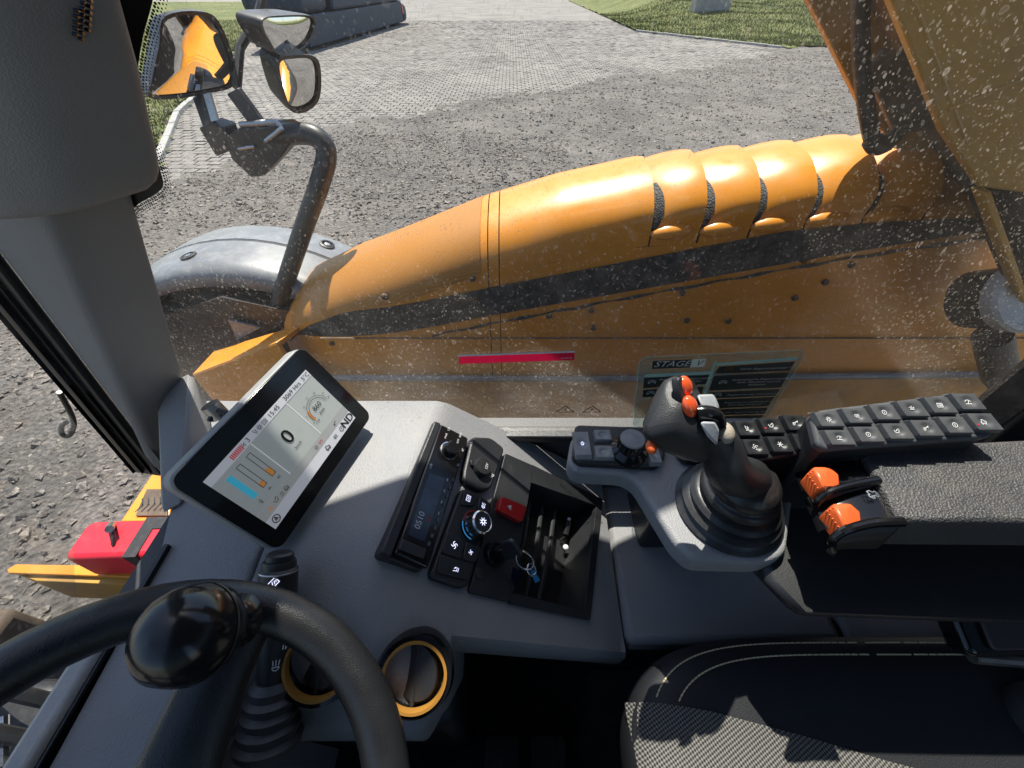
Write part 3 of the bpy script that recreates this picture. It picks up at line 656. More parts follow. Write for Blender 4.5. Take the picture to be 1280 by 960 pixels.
# lift cylinder and the round cap behind it
lc = thing('lift_cylinder', 'dark lift cylinder with bright rod below the boom plate', 'cylinder', at_y(1290, 330, .86))
MB().tube([at_y(1245, 205, .9), at_y(1300, 355, .86)], .05, 20).build('barrel', BLACKM, lc); MB().tube([at_y(1268, 215, .86), at_y(1300, 262, .86)], .018, 14).build('rod', CHROME, lc)
MB().prism([at_y(1226, 240, .83), at_y(1240, 238, .83), at_y(1290, 380, .83), at_y(1278, 380, .83)], Vector((0, .03, 0))).build('side_bar', BOOMM, lc, bevel=.004)
cp_ = at_y(1284, 372, .84); rc = thing('round_cap', 'round silver tank cap with pink seal at the rear of the bonnet flank', 'cap', cp_ - Vector((0, 0, .1)))
f = Frame(cp_, (1, 0, 0), n=Vector((-.5, -.7, .5)))
MB().lathe(f, [(.082, -.03), (.085, 0), (.078, .008), (.066, .009), (.064, .002), (0, .002)], 36).build('rim', mat('cap_grey', (.42, .42, .41), .5, vary=(30, .15)), rc); MB().lathe(f, [(.075, -.12), (.078, -.03), (0, -.03)], 30).build('body', BLACKM, rc); MB().lathe(f, [(.026, .003), (.026, .01), (.02, .014), (0, .014)], 20, .01, .02).build('seal', mat('pink_seal', (.6, .25, .18), .5), rc)
MB().tube([at_y(1240, 420, .86), at_y(1250, 470, .86), at_y(1300, 520, .86)], .04, 12).build('pipe', BLACKM, rc)

# --- front carriage in front of the windscreen
fc = thing('carriage_post', 'orange upright carriage post with dark lettering behind the red box', 'post', at_z(180, 660, .45))
MB().prism([at_z(150, 652, .62), at_z(212, 652, .62), at_z(216, 588, .62), at_z(190, 592, .62)], Vector((0, 0, -.22))).build('post', YEL, fc, bevel=.006)
MB().prism([at_z(170, 645, .625), at_z(210, 645, .625), at_z(210, 612, .625), at_z(184, 612, .625)], Vector((0, 0, .004))).build('decal', CHASS, fc)
f = Frame(at_z(190, 630, .631), (1, .1, 0), (-.1, 1, 0)); mk = MB()
for k in range(5): a = -.05 + k * .024; mk.ribbon(f, [(a, -.03), (a + .012, 0), (a - .004, .03)], .005)
mk.build('lettering', BLACKM, fc)
rb = thing('red_box', 'glossy red box with a steel pin strapped in front of the windscreen', 'box', at_z(150, 690, .42))
f = Frame(at_z(150, 672, .68), at_z(205, 672, .68) - at_z(95, 676, .68), n=(0, 0, 1)); a0_, _ = f.pix(92, 676); a1_, _ = f.pix(215, 672)
MB().rbox(f, a0_, a1_, -.075, .075, -.17, 0, .03).build('body', REDBOX, rb, bevel=.02, seg=3)
MB().box(f, f.pix(170, 670)[0], f.pix(186, 670)[0], -.079, .079, -.18, .004).build('strap', BLACKM, rb); MB().box(f, f.pix(186, 660)[0], a1_ + .01, .03, .078, -.02, .0045).build('strap', BLACKM, rb)
MB().tube([f.p(*f.pix(141, 658), .01), f.p(*f.pix(148, 669), .05)], .014, 12).build('pin', STEEL, rb); MB().tube([f.p(*f.pix(148, 669), .03), f.p(*f.pix(142, 682), .004)], .006, 8).build('pin_clip', BLACKM, rb)
bm_ = thing('front_beam', 'orange-yellow steel crossbeam with worn edges below the red box', 'beam', at_z(100, 740, .2))
MB().prism([at_z(8, 712, .5), at_z(20, 705, .5), at_z(196, 708, .5), at_z(184, 722, .5), at_z(10, 716, .5)], Vector((0, 0, -.02))).build('top_flange', YEL, bm_, bevel=.003)
MB().prism([at_z(18, 716, .478), at_z(184, 721, .478), at_z(180, 732, .478), at_z(44, 726, .478)], Vector((0, 0, -.2))).build('web', BOOMM, bm_, bevel=.003)  # darker yellow than the flange, paints in the shaded side face
# dark front axle with hoses, low in front
fx = thing('front_axle', 'dark greasy front axle housing ahead of the windscreen', 'axle', Vector((-1.75, .1, .1)))
MB().box(fw, -2.1, -1.5, -.35, .28, .2, .5).build('housing', BLACKM, fx, bevel=.04); MB().box(fw, -2.4, -1.9, .02, .5, .16, .5).build('arm', CHASS, fx, bevel=.03)
for k in range(6):
    y = -.25 + k * .09; MB().tube(smooth_path([Vector((-1.45, y, .5)), Vector((-1.55, y + .02, .6 + .02 * k)), Vector((-1.75, y + .05, .6)), Vector((-1.95, y + .1, .5))], 6), .022, 8).build('hose', RUBBER, fx)
MB().tube([Vector((-1.5, .05, .56)), Vector((-1.56, .16, .6))], .018, 10).build('coupling', CHROME, fx)
# ================================================================== the cab shell
def glass_mat(name, dirt=1.0, seed=0.0, zlow=-.54, haze=.10):
    """clear pane with dried splash marks, streaks and dust that catch the light"""
    m = bpy.data.materials.new(name); m.use_nodes = True; t = m.node_tree; N = t.nodes.new; L = t.links.new
    for n in list(t.nodes): t.nodes.remove(n)
    out = N('ShaderNodeOutputMaterial'); g = N('ShaderNodeNewGeometry')
    mp = N('ShaderNodeMapping'); mp.inputs['Location'].default_value = (seed, seed * 1.3, seed * .7); L(g.outputs['Position'], mp.inputs['Vector'])
    nz = N('ShaderNodeTexNoise'); nz.inputs['Scale'].default_value = 60; nz.inputs['Detail'].default_value = 2; L(mp.outputs[0], nz.inputs['Vector'])
    ds = N('ShaderNodeMixRGB'); ds.blend_type = 'LINEAR_LIGHT'; ds.inputs[0].default_value = .006; L(mp.outputs[0], ds.inputs[1]); L(nz.outputs['Color'], ds.inputs[2])
    facs = []
    def M(op, a, b=None, c=None):
        n = N('ShaderNodeMath'); n.operation = op; n.use_clamp = False
        for i, v in enumerate((a, b, c)):
            if v is None: continue
            if isinstance(v, (int, float)): n.inputs[i].default_value = v
            else: L(v, n.inputs[i])
        return n.outputs[0]
    def mr(v, a, b, c=0.0, d=1.0):
        n = N('ShaderNodeMapRange'); n.interpolation_type = 'SMOOTHSTEP'
        L(v, n.inputs[0]); n.inputs[1].default_value = a; n.inputs[2].default_value = b; n.inputs[3].default_value = c; n.inputs[4].default_value = d; return n.outputs[0]
    big = N('ShaderNodeTexNoise'); big.inputs['Scale'].default_value = 5; big.inputs['Detail'].default_value = 4; L(mp.outputs[0], big.inputs['Vector'])
    patch = mr(big.outputs['Fac'], .35, .65, .35, 1.0)
    for scale, present, rad, ring, stren in ((140, .45, .37, True, .42), (250, .4, .38, False, .42), (420, .35, .42, False, .4), (80, .82, .3, True, .25)):
        vo = N('ShaderNodeTexVoronoi'); vo.inputs['Scale'].default_value = scale; vo.inputs['Randomness'].default_value = .95
        st = N('ShaderNodeMapping'); st.inputs['Scale'].default_value = (1, 1, .72); st.inputs['Rotation'].default_value = (0, .5, 0); L(ds.outputs[0], st.inputs['Vector']); L(st.outputs[0], vo.inputs['Vector'])
        sp = N('ShaderNodeSeparateColor'); L(vo.outputs['Color'], sp.inputs[0])
        on = M('GREATER_THAN', sp.outputs[0], present); rr = M('MULTIPLY_ADD', sp.outputs[1], rad * .75, rad * .25)
        q = M('DIVIDE', vo.outputs['Distance'], rr)
        disc = mr(q, .8, 1.05, 1.0, 0.0)
        if ring: disc = M('MULTIPLY', disc, mr(q, .45, .9, .35, 1.0))
        facs.append(M('MULTIPLY', M('MULTIPLY', M('MULTIPLY', disc, on), patch), M('MULTIPLY', sp.outputs[2], stren * dirt)))
    s = facs[0]
    for f in facs[1:]: s = M('MAXIMUM', s, f)
    # wiped dust film, thicker towards the sill
    sx = N('ShaderNodeSeparateXYZ'); L(g.outputs['Position'], sx.inputs[0])
    low = mr(sx.outputs[2], CZ + zlow, CZ + zlow + .24, 1.0, 0.0)
    stx = N('ShaderNodeMapping'); stx.inputs['Scale'].default_value = (22, 22, 160); stx.inputs['Rotation'].default_value = (0, .35, 0); L(mp.outputs[0], stx.inputs['Vector'])
    sn = N('ShaderNodeTexNoise'); sn.inputs['Scale'].default_value = 1; sn.inputs['Detail'].default_value = 5; sn.inputs['Roughness'].default_value = .75; L(stx.outputs[0], sn.inputs['Vector'])
    film = M('MULTIPLY', M('MULTIPLY_ADD', low, haze * 1.1, haze * .28), M('MULTIPLY_ADD', sn.outputs['Fac'], 1.5, .1))
    film = M('MULTIPLY', film, patch)
    fac = M('MINIMUM', M('ADD', s, film), .85)
    tr = N('ShaderNodeBsdfTransparent'); tr.inputs['Color'].default_value = (.93, .95, .94, 1)
    gl = N('ShaderNodeBsdfGlossy'); gl.inputs['Roughness'].default_value = .02
    lw = N('ShaderNodeLayerWeight'); lw.inputs['Blend'].default_value = .5; refl = M('MULTIPLY_ADD', M('POWER', lw.outputs['Facing'], 4.5), .55, .022)
    m1 = N('ShaderNodeMixShader'); L(refl, m1.inputs[0]); L(tr.outputs[0], m1.inputs[1]); L(gl.outputs[0], m1.inputs[2])
    df = N('ShaderNodeBsdfDiffuse'); df.inputs['Color'].default_value = (.60, .55, .47, 1); tl = N('ShaderNodeBsdfTranslucent'); tl.inputs['Color'].default_value = (.70, .65, .57, 1)
    m2 = N('ShaderNodeMixShader'); m2.inputs[0].default_value = .6; L(df.outputs[0], m2.inputs[1]); L(tl.outputs[0], m2.inputs[2])
    m3 = N('ShaderNodeMixShader'); L(fac, m3.inputs[0]); L(m1.outputs[0], m3.inputs[1]); L(m2.outputs[0], m3.inputs[2]); L(m3.outputs[0], out.inputs['Surface'])
    return m
GLASS = glass_mat('dirty_glass', 1.0, 0.0, -.54, .17)
GLASS2 = glass_mat('windscreen_glass', .35, 3.3, -.5, .035)
fw = Frame((0, 0, 0), (1, 0, 0), (0, 1, 0))
YG = .43
def rake(z): return -.397 + .37 * (min(z, .03) + .204)            # x of the front right pillar at height z from eye level
def zz(z): return z + CZ
# floor, lower walls and roof
fl = MB(); fl.box(fw, -.62, 1.25, -.95, .46, zz(-1.20), zz(-1.16)); fl.build('cab_floor', MAT_FLOOR, kind='structure')
MB().box(fw, -.28, 1.3, -1.0, .47, zz(.66), zz(.74)).build('cab_roof', CABF, kind='structure', bevel=.02)
LINER = mat('cab_lining', (.16, .155, .15), .7, vary=(5, .08), grain=(500, .2))
MB().box(fw, 1.25, 1.31, -1.0, .47, zz(-1.2), zz(-.1)).build('cab_rear_wall', LINER, kind='structure'); MB().box(fw, 1.25, 1.31, -1.0, .47, zz(.3), zz(.659)).build('cab_rear_header', LINER, kind='structure')
MB().box(fw, .80, 1.249, .43, .47, zz(-.554), zz(.659)).build('cab_rear_quarter', LINER, kind='structure')
MB().box(fw, .45, .55, -1.0, -.96, zz(-.499), zz(.659)).build('cab_door_post', LINER, kind='structure'); MB().box(fw, 1.15, 1.249, -1.0, -.96, zz(-.499), zz(.659)).build('cab_rear_post', LINER, kind='structure')
def tint():
    m = bpy.data.materials.new('tinted_glass'); m.use_nodes = True; t = m.node_tree; p = t.nodes['Principled BSDF']; tr = t.nodes.new('ShaderNodeBsdfTransparent'); tr.inputs[0].default_value = (.42, .46, .45, 1); mx = t.nodes.new('ShaderNodeMixShader'); mx.inputs[0].default_value = .06; p.inputs['Roughness'].default_value = .05; p.inputs['Base Color'].default_value = (.05, .06, .06, 1)
    nz = t.nodes.new('ShaderNodeTexNoise'); nz.inputs['Scale'].default_value = 6; mr_ = t.nodes.new('ShaderNodeMapRange'); mr_.inputs[3].default_value = .03; mr_.inputs[4].default_value = .1; t.links.new(nz.outputs['Fac'], mr_.inputs[0]); t.links.new(mr_.outputs[0], mx.inputs[0])
    t.links.new(tr.outputs[0], mx.inputs[1]); t.links.new(p.outputs[0], mx.inputs[2]); t.links.new(mx.outputs[0], t.nodes['Material Output'].inputs['Surface']); return m
TINT = tint()  # tint added to dim daylight from the unseen sides of the cab
MB().box(fw, -.35, .449, -.985, -.98, zz(-.499), zz(.659)).build('door_window', TINT, label='tinted window of the cab door opposite the joystick', cat='window'); MB().box(fw, 1.275, 1.28, -.95, .42, zz(-.1), zz(.3)).build('rear_window', TINT, label='tinted rear cab window above the rear wall', cat='window')
MB().box(fw, -.66, 1.3, .44, .47, zz(-1.2), zz(-.555)).build('cab_side_wall', CABF, kind='structure')
MB().box(fw, -.66, 1.3, -1.0, -.96, zz(-1.2), zz(-.5)).build('cab_door_wall', CABF, kind='structure')
MB().box(fw, -.45, -.42, -1.0, .30, zz(-1.2), zz(-.50)).build('cab_front_wall', CABF, kind='structure')
MB().box(fw, -.29, .80, .42, .47, zz(.60), zz(.659)).build('cab_roof_rail', CABF, kind='structure', bevel=.01)

# front right pillar
pl_ = thing('front_pillar', 'grey plastic front pillar trim with a bulky upper speaker cover', 'pillar', R(rake(-.5), .38, -.58))
def rake_l(z): return -.51 + .18 * (min(z, .03) + .267)
def px_(a, z): return rake(z) + a if a > -.05 else rake_l(z) + a + .09
def sweep(sec, z0, z1, n=10):
    return [[R(px_(a, lerp(z0, z1, k / n)), b, lerp(z0, z1, k / n)) for a, b in sec] for k in range(n + 1)]
def rsec(sec, r, n=3):
    out = []; m = len(sec)
    for i in range(m):
        p, a, b = Vector(sec[i]), Vector(sec[i - 1]), Vector(sec[(i + 1) % m]); d1 = (a - p).normalized() * r; d2 = (b - p).normalized() * r
        for k in range(n + 1):
            t = k / n; out.append(tuple((p + d1) * (1 - t) ** 2 + p * 2 * t * (1 - t) + (p + d2) * t * t))
    return out
mb = MB(); mb.grid(sweep(rsec([(0, YG - .004), (-.035, .360), (-.090, .366), (-.095, YG)], .010), -.56, .65), True); mb.build('lower_trim', PILLAR, pl_, smooth=50)
# bulky upper cover: rounded box swept up the pillar, closed at its lower end
sec = rsec([(.062, .398), (.018, .335), (-.035, .318), (-.09, .33), (-.08, .41)], .022, 6)
cen = Vector((sum(a for a, b in sec) / len(sec), sum(b for a, b in sec) / len(sec)))
rows = []
for k, (s, z) in enumerate(((.72, -.1405), (.86, -.139), (.94, -.134), (.985, -.126), (1, -.114), (1, -.05), (1, .05), (1, .18), (1, .32), (1, .65))):
    rows.append([R(rake(z) + cen.x + (a - cen.x) * s, cen.y + (b - cen.y) * s, z + (.03 * (b - .3) if k < 6 else 0)) for a, b in sec])
mb = MB(); mb.grid(rows, True); mb.f.append(tuple(range(len(sec) - 1, -1, -1))); mb.build('upper_cover', PILLAR, pl_, smooth=50)
# speaker holes in the upper cover: small dark dots in three slanted columns on its cab-facing side
nrm = Vector((.82, -.57, -.30)).normalized()
hm = MB()
for cx_, n_ in ((97, 5), (104, 7), (111, 6)):
    for k in range(n_):
        c = at_pl(cx_ + 1.5 - k * .5 + (cx_ - 104) * .1, (14 if cx_ == 97 else 8) + k * 7.4 - (cx_ - 97) * .5, R(rake(-.03) + .042, .367, -.03), nrm); f = Frame(c, (0, 1, 0), n=nrm); hm.lathe(f, [(.0012, -.002), (.0012, .0009), (0, .0009)], 8)
hm.build('speaker_holes', GLOSS, pl_)
# seal and outer black strip on the windscreen side
mb = MB(); mb.grid(sweep(rsec([(-.091, .372), (-.091, .360), (-.140, .368), (-.140, .384)], .004), -.57, .65), True); mb.build('windscreen_seal', RUBBER, pl_, smooth=50)
mb = MB()
for off in (-.10, -.114, -.128): mb.grid(sweep([(off, .362), (off - .002, .358), (off - .004, .364)], -.56, .4), True)
mb.build('seal_lip', GLOSS, pl_)
hk = thing('wire_hook', 'small black curled wire hanging from the windscreen edge', 'wire', at_y(85, 540, .40))
MB().tube(smooth_path([at_y(74, 490, .40), at_y(90, 520, .405), at_y(92, 535, .41), at_y(86, 545, .41), at_y(78, 543, .41), at_y(77, 533, .41), at_y(83, 528, .41)], 6), .0035, 8).build('wire', RUBBER, hk)

# side window
sw = thing('side_window', 'dirty side window pane speckled with dried splashes beside the joystick', 'window', R(.15, YG, -.545))
rows = []
for i in range(9):
    z = lerp(-.545, .61, i / 8); rows.append([R(lerp(rake(z) - .02, .74, j / 8), YG, z) for j in range(9)])
MB().grid(rows).build('pane', GLASS, sw)
# black printed border with dot rows along the pillar
FRIT = mat('frit_black', (.01, .01, .01), .5)
fcurve = [(200, -60), (191, 0), (178, 50), (172, 100), (179, 150), (192, 190), (201, 215), (204, 232), (194, 243), (172, 256), (159, 272), (159, 288), (170, 310), (190, 370), (232, 520)]
fp = smooth_path([at_y(a, b, YG - .003) for a, b in fcurve], 10)
mb = MB(); rows = [[], []]
for i, p in enumerate(fp):
    rows[0].append(p); rows[1].append(Vector((min(p.x - .004, rake(p.z - CZ) - .02 + 0 * p.x), p.y, p.z)))
mb.grid(rows); mb.build('frit_band', FRIT, sw, smooth=0)
mb = MB(); acc = 0; last = fp[0]; k_ = 0
dense = smooth_path(fp, 4); nxt = 0; dist = 0
for a, b in zip(dense, dense[1:]):
    dist += (b - a).length
    if dist >= nxt:
        nxt += .0028; k_ += 1; tg = (b - a).normalized(); nn = Vector((-tg.z, 0, tg.x)); nn = nn if nn.x > 0 else -nn
        if k_ % 1 == 0:
            for row, r_ in enumerate((.0011, .0009, .0007, .0005)):
                c = a + nn * (.0018 + row * .0022) + tg * (.0014 * (row % 2)); f = Frame(c, (1, 0, 0), (0, 0, 1)); mb.poly([f.p(r_ * math.cos(t * math.pi / 4), r_ * math.sin(t * math.pi / 4), .0) for t in range(8)])
mb.build('frit_dots', FRIT, sw, smooth=0, kind='stuff')
MB().box(fw, -.5, .76, YG - .014, YG + .01, zz(-.556), zz(-.541)).build('bottom_gasket', RUBBER, sw, bevel=.003)
MB().box(fw, .732, .80, YG - .05, YG + .012, zz(-.56), zz(.60)).build('rear_gasket', RUBBER, sw, bevel=.008)
# red strip label on the glass
f = Frame(at_y(646, 446.5, YG - .002), at_y(718, 443, YG - .002) - at_y(573, 450, YG - .002), n=(0, -1, 0))
rl = MB(); c_ = [f.p(*f.pix(*q)) for q in ((573, 455), (718, 450), (718.5, 438), (572, 443))]; rl.poly(c_)
RST = mat_trans('red_strip', (.52, .008, .05), .45)
red = MB().poly([f.p(*f.pix(*q)) for q in ((573.5, 455), (718, 450), (718, 440.5), (574, 445.5))]).build('warning_strip', RST, label='red rectangular strip stuck on the side window glass', cat='strip sticker')
MB().poly([f.p(*f.pix(*q), .0006) for q in ((572, 445.4), (718.6, 440.3), (718.6, 438.2), (571.6, 443.2))]).build('pale_edge', WHITE, red)
text_mb('817/42118', .0035, f, *f.pix(708, 447.3), .0007, math.radians(0)).build('part_number', WHITE, red, smooth=0)
# reflection of two warning triangles, drawn as flat dark lines on the pane
tw = MB()
for px in (706.5, 740): 
    f2 = Frame(at_y(px, 512, YG - .002), (1, 0, 0), n=(0, -1, 0)); tw.ribbon(f2, [(-.0145, -.006), (0, .0085), (.0145, -.006), (-.0145, -.006)], .0014)
    tw.ribbon(f2, [(0, .003), (0, -.002)], .0016)
tw.build('triangle_reflection', FRIT, sw, smooth=0)
# information sticker with white lettering
yS = YG - .003
fS = Frame(at_y(900, 490, yS), (1, 0, 0), n=(0, -1, 0))
def stq(pix, c=0.0): return [fS.p(*fS.pix(*q), c) for q in pix]
def clearfilm():
    m = bpy.data.materials.new('sticker_film'); m.use_nodes = True; t = m.node_tree; p = t.nodes['Principled BSDF']; N = t.nodes.new; L = t.links.new
    tr = N('ShaderNodeBsdfTransparent'); tr.inputs[0].default_value = (.80, .90, .88, 1); mx = N('ShaderNodeMixShader'); nz = N('ShaderNodeTexNoise'); nz.inputs['Scale'].default_value = 40; nz.inputs['Detail'].default_value = 5
    g = N('ShaderNodeNewGeometry'); L(g.outputs['Position'], nz.inputs['Vector']); r = N('ShaderNodeMapRange'); L(nz.outputs['Fac'], r.inputs[0]); r.inputs[1].default_value = .35; r.inputs[2].default_value = .7; r.inputs[3].default_value = .12; r.inputs[4].default_value = .4
    p.inputs['Base Color'].default_value = (.34, .42, .38, 1); p.inputs['Roughness'].default_value = .5
    L(r.outputs[0], mx.inputs[0]); L(tr.outputs[0], mx.inputs[1]); L(p.outputs[0], mx.inputs[2]); L(mx.outputs[0], t.nodes['Material Output'].inputs['Surface']); return m
FILM = clearfilm()
STKB = mat('sticker_dark', (.035, .042, .036), .45, vary=(40, .2)); STKL = mat_trans('sticker_pale', (.98, .96, .86), .1); STKG = mat_trans('sticker_green', (.30, .50, .46), .6); STKO = mat_trans('sticker_orange', (.75, .25, .07), .6)
isx = thing('information_sticker', 'clear STAGE V information sticker with dark text rows on the side window', 'sticker', at_y(900, 540, yS))
MB().poly(stq([(799, 452), (806, 446), (1000, 437.5), (1005, 441), (1004, 447), (955, 528), (946, 533), (797, 535), (791, 530)])).build('film', FILM, isx, smooth=0)
edge = [(799, 452), (806, 446), (1000, 437.5), (1005, 441), (1004, 447), (955, 528), (946, 533), (797, 535), (791, 530), (799, 452)]
MB().ribbon(fS, [fS.pix(*q) for q in edge], .0009, .0004).build('outline', STKG, isx, smooth=0)
MB().poly(stq([(816, 451), (866, 449), (864, 459), (815, 461)], .0004)).build('title_panel', STKB, isx, smooth=0)
MB().poly(stq([(865, 449), (883, 448), (880, 458), (862, 459)], .0005)).build('title_flag', STKL, isx, smooth=0)
text_mb('STAGE', .0150, fS, *fS.pix(839.5, 454.6), .001, math.radians(2), .3, 1.12).build('title', STKL, isx, smooth=0)
text_mb('V', .0140, fS, *fS.pix(873, 453.6), .001, math.radians(2), .3).build('title_numeral', STKB, isx, smooth=0)
rowsR = [((899, 458), (994, 451.5), (987, 463), (893, 467), 'Hohe Abgastemperatur *', 1), ((892, 469.5), (986, 465.5), (976, 484), (886, 488), 'Automatische Regenerierung\nläuft. Maschine normal\nbedienen', 3), ((886, 490.5), (975, 486), (969, 494.5), (882, 498), 'Regenerierung unterdrückt', 1), ((883, 499.5), (968, 496), (960, 507.5), (876, 511), 'Regeneration erforderlich\nzum Eingriff darauf *', 2), ((876, 512.5), (960, 509), (955, 517), (872, 519.5), 'Manuelle Regenerierung läuft', 1), ((872, 521), (954, 518.5), (948, 528), (868, 530), 'Keine Regenerierung\nmöglich *', 2)]
rowsL = [((805, 472), (886, 468.5), (882, 480), (804, 485), 'Automatischer Motorstart-\nStopp wird Motor\nabgeschaltet', 3), ((804, 487), (880, 483), (876, 493), (803, 496.5), 'Motorstopp aus', 1)]
MB().poly(stq([(893, 454), (998, 446), (996, 450), (896, 457)], .0003)).build('accent_bar', STKG, isx, smooth=0); MB().poly(stq([(806, 468), (888, 464), (887, 467.5), (805, 471.5)], .0003)).build('accent_bar', STKG, isx, smooth=0)
MB().poly(stq([(893, 451), (896, 451), (870, 530), (866, 530)], .0003)).build('accent_bar', STKG, isx, smooth=0)
for q in rowsR + rowsL:
    rp = MB().poly(stq(q[:4], .0004)).build('row_panel', STKB, isx, smooth=0)
    cx_ = (q[0][0] * .62 + q[1][0] * 1.38 + q[2][0] * 1.3 + q[3][0] * .7) / 4 - 3; cy_ = (q[0][1] + q[1][1] + q[2][1] + q[3][1]) / 4
    ln = q[4].count('\n') + 1
    text_mb(q[4], .0055, fS, *fS.pix(cx_, cy_ + 0), .0009, math.radians(2.5), .25, 1.25).build('row_text', STKL, rp, smooth=0)
    ix, iy = lerp(q[0][0], q[1][0], .12), cy_ + 1; a_, b_ = fS.pix(ix, iy); ic = MB()
    ic.ribbon(fS.at(a_, b_, .05), [(.0055 * math.cos(t * .52), .0045 * math.sin(t * .52)) for t in range(-1, 8)], .0011, .0009); ic.ribbon(fS.at(a_, b_, .05), [(-.004, -.002), (0, .0018), (.004, -.001)], .0013, .0009)
    ic.build('row_symbol', STKO if q[0][1] in (458, 499.5) else STKL, rp, smooth=0)

# windscreen
ws = thing('windscreen', 'curved front windscreen pane between pillar and dashboard', 'windscreen', R(-.45, -.3, -.545))
rows = []
for i in range(9):
    z = lerp(-.56, .64, i / 8); rows.append([R(rake(z) - .145 + .215 * sstep(.02, .36, .38 - (.38 - j * .09)), .38 - j * .09, z) for j in range(16)])
MB().grid(rows).build('pane', GLASS2, ws)
SEAL = mat('seal_grey', (.34, .335, .325), .6, vary=(40, .12), bump=(220, .35), dust=(DUST, 40, .45, .75, .35))
MB().prism([R(-.416, .13, -.452), R(-.3935, .15, -.452), R(-.380, -.6, -.452), R(-.410, -.6, -.452)], Vector((0, 0, -.03))).build('lower_seal', SEAL, ws, bevel=.006)
MB().prism([R(-.3965, .20, -.458), R(-.392, .20, -.458), R(-.3755, -.6, -.458), R(-.3797, -.6, -.458)], Vector((0, 0, -.02))).build('seal_gap', GLOSS, ws)

# ================================================================== dashboard
TZ = -.465
q0 = at_z(470, 697, zz(TZ)); q1 = at_z(541, 531, zz(TZ)); dv = (q1 - q0).normalized(); dr = Vector((dv.y, -dv.x, 0)); TH = math.radians(38)
nS = dr * math.sin(TH) + Vector((0, 0, 1)) * math.cos(TH)
ST_ = Frame(at_pl(526, 624, q0, nS), dr * math.cos(TH) - Vector((0, 0, math.sin(TH))), dv)   # u right/down, v away
def smin(a, b, k=.012):
    h = max(k - abs(a - b), 0) / k; return min(a, b) - h * h * k * .25
def dash_z(x, y):
    s = (x - q0.x) * dr.x + (y - q0.y) * dr.y
    a = TZ + .012 * max(0, min(1, (y - .2) / .2)) * 0
    b = max(TZ - math.tan(TH) * s, -.715)
    z = smin(a, b)
    lo = TZ - .56 * (.175 - y) - .02 * sstep(.12, .05, y)
    w = sstep(-.31, -.25, x)
    return lerp(z, smin(z, lo, .03), w)
# the tray opening on the stack
TR = [ST_.pix(*q) for q in ((662, 603), (745, 632), (729, 766), (637, 742))]
def in_poly(a, b, P):
    c = False
    for i in range(len(P)):
        (x1, y1), (x2, y2) = P[i], P[i - 1]
        if (y1 > b) != (y2 > b) and a < (x2 - x1) * (b - y1) / (y2 - y1) + x1: c = not c
    return c
def dash_edge(x):       # nearest y of the dashboard top towards the driver
    if x < -.285: return -.62
    if x < -.072: return .045 + .03 * sstep(-.10, -.072, x)
    return lerp(.128, .150, min(1, (x + .07) / .26))
def left_x(y): return interp([(-.7, -.377), (.02, -.384), (.17, -.392), (.30, -.44), (.43, -.475)], y)
xs_ = np.arange(-.48, .175, .005); 
cols_ = []
mb = MB(); NY = 84; rows = []
for x in xs_:
    y0 = dash_edge(x); row = []
    for j in range(NY + 1):
        y = lerp(y0, .428, j / NY); xx = max(x, left_x(y)); row.append(Vector((xx, y, zz(dash_z(xx, y)))))
    rows.append(row)
mb.grid(rows)
keep = []
for fc_ in mb.f:
    c = sum((Vector(mb.v[i]) for i in fc_), Vector()) / 4; q = c - ST_.o
    if c.x > -.11 and in_poly(q.dot(ST_.u), q.dot(ST_.v), TR): continue
    keep.append(fc_)
mb.f = keep
dash = thing('dashboard', 'grained grey dashboard running from the pillar foot to the footwell', 'dashboard', R(-.15, .2, -.72))
pan = mb.build('top_panel', TRIM, dash, smooth=60)
# front skirts that drop from the driver's edge
rows = [[], [], [], []]
for x in np.arange(-.285, .1701, .005):
    y = dash_edge(x); z = dash_z(x, y)
    rows[0].append(R(x, y, z)); rows[1].append(R(x, y - .006, z - .008)); rows[2].append(R(x, y - .004, z - .06)); rows[3].append(R(x, y + .05, z - .16 if x > -.072 else -.76))
MB().grid(rows).build('front_skirt', TRIM, dash, smooth=60)
MB().box(fw, -.40, -.075, .06, .30, zz(-1.12), zz(-.70)).build('lower_housing', DARK, dash, bevel=.02)
MB().box(fw, -.07, .17, .21, .42, zz(-1.0), zz(-.74)).build('knee_panel', DARK, dash, bevel=.02)
MB().prism([R(-.285, -.62, -.48), R(-.285, .05, -.48), R(-.285, .05, -.9), R(-.285, -.62, -.9)], Vector((-.02, 0, 0))).build('column_side', TRIM, dash)
# foot of the pillar trim
MB().hull([R(-.50, .425, -.42), R(-.46, .427, -.40), R(-.472, .375, -.42), R(-.497, .375, -.43), R(-.427, .235, -.463), R(-.405, .25, -.463), R(-.42, .35, -.463), R(-.47, .427, -.463), R(-.49, .40, -.463)]).build('pillar_foot', PILLAR, dash, bevel=.006)

def on_stack(px, py): return ST_.pix(px, py)
def px_poly(fr, pix, c0, c1, r=0.0, n=3):
    P = [Vector((*fr.pix(*q), 0)) for q in pix]; pts = []
    if r:
        m = len(P)
        for i in range(m):
            p, a, b = P[i], P[i - 1], P[(i + 1) % m]; ra = min(r, (a - p).length * .45, (b - p).length * .45); d1 = (a - p).normalized() * ra; d2 = (b - p).normalized() * ra
            for k in range(n + 1): t = k / n; pts.append((p + d1) * (1 - t) ** 2 + p * 2 * t * (1 - t) + (p + d2) * t * t)
    else: pts = P
    return MB().prism([fr.p(p.x, p.y, c0) for p in pts], fr.n * (c1 - c0))
def z3(x, y): return (460 + x / 4.365, 520 + y / 4.365)
def z4(x, y): return (560 + x / 4.364, 560 + y / 4.364)
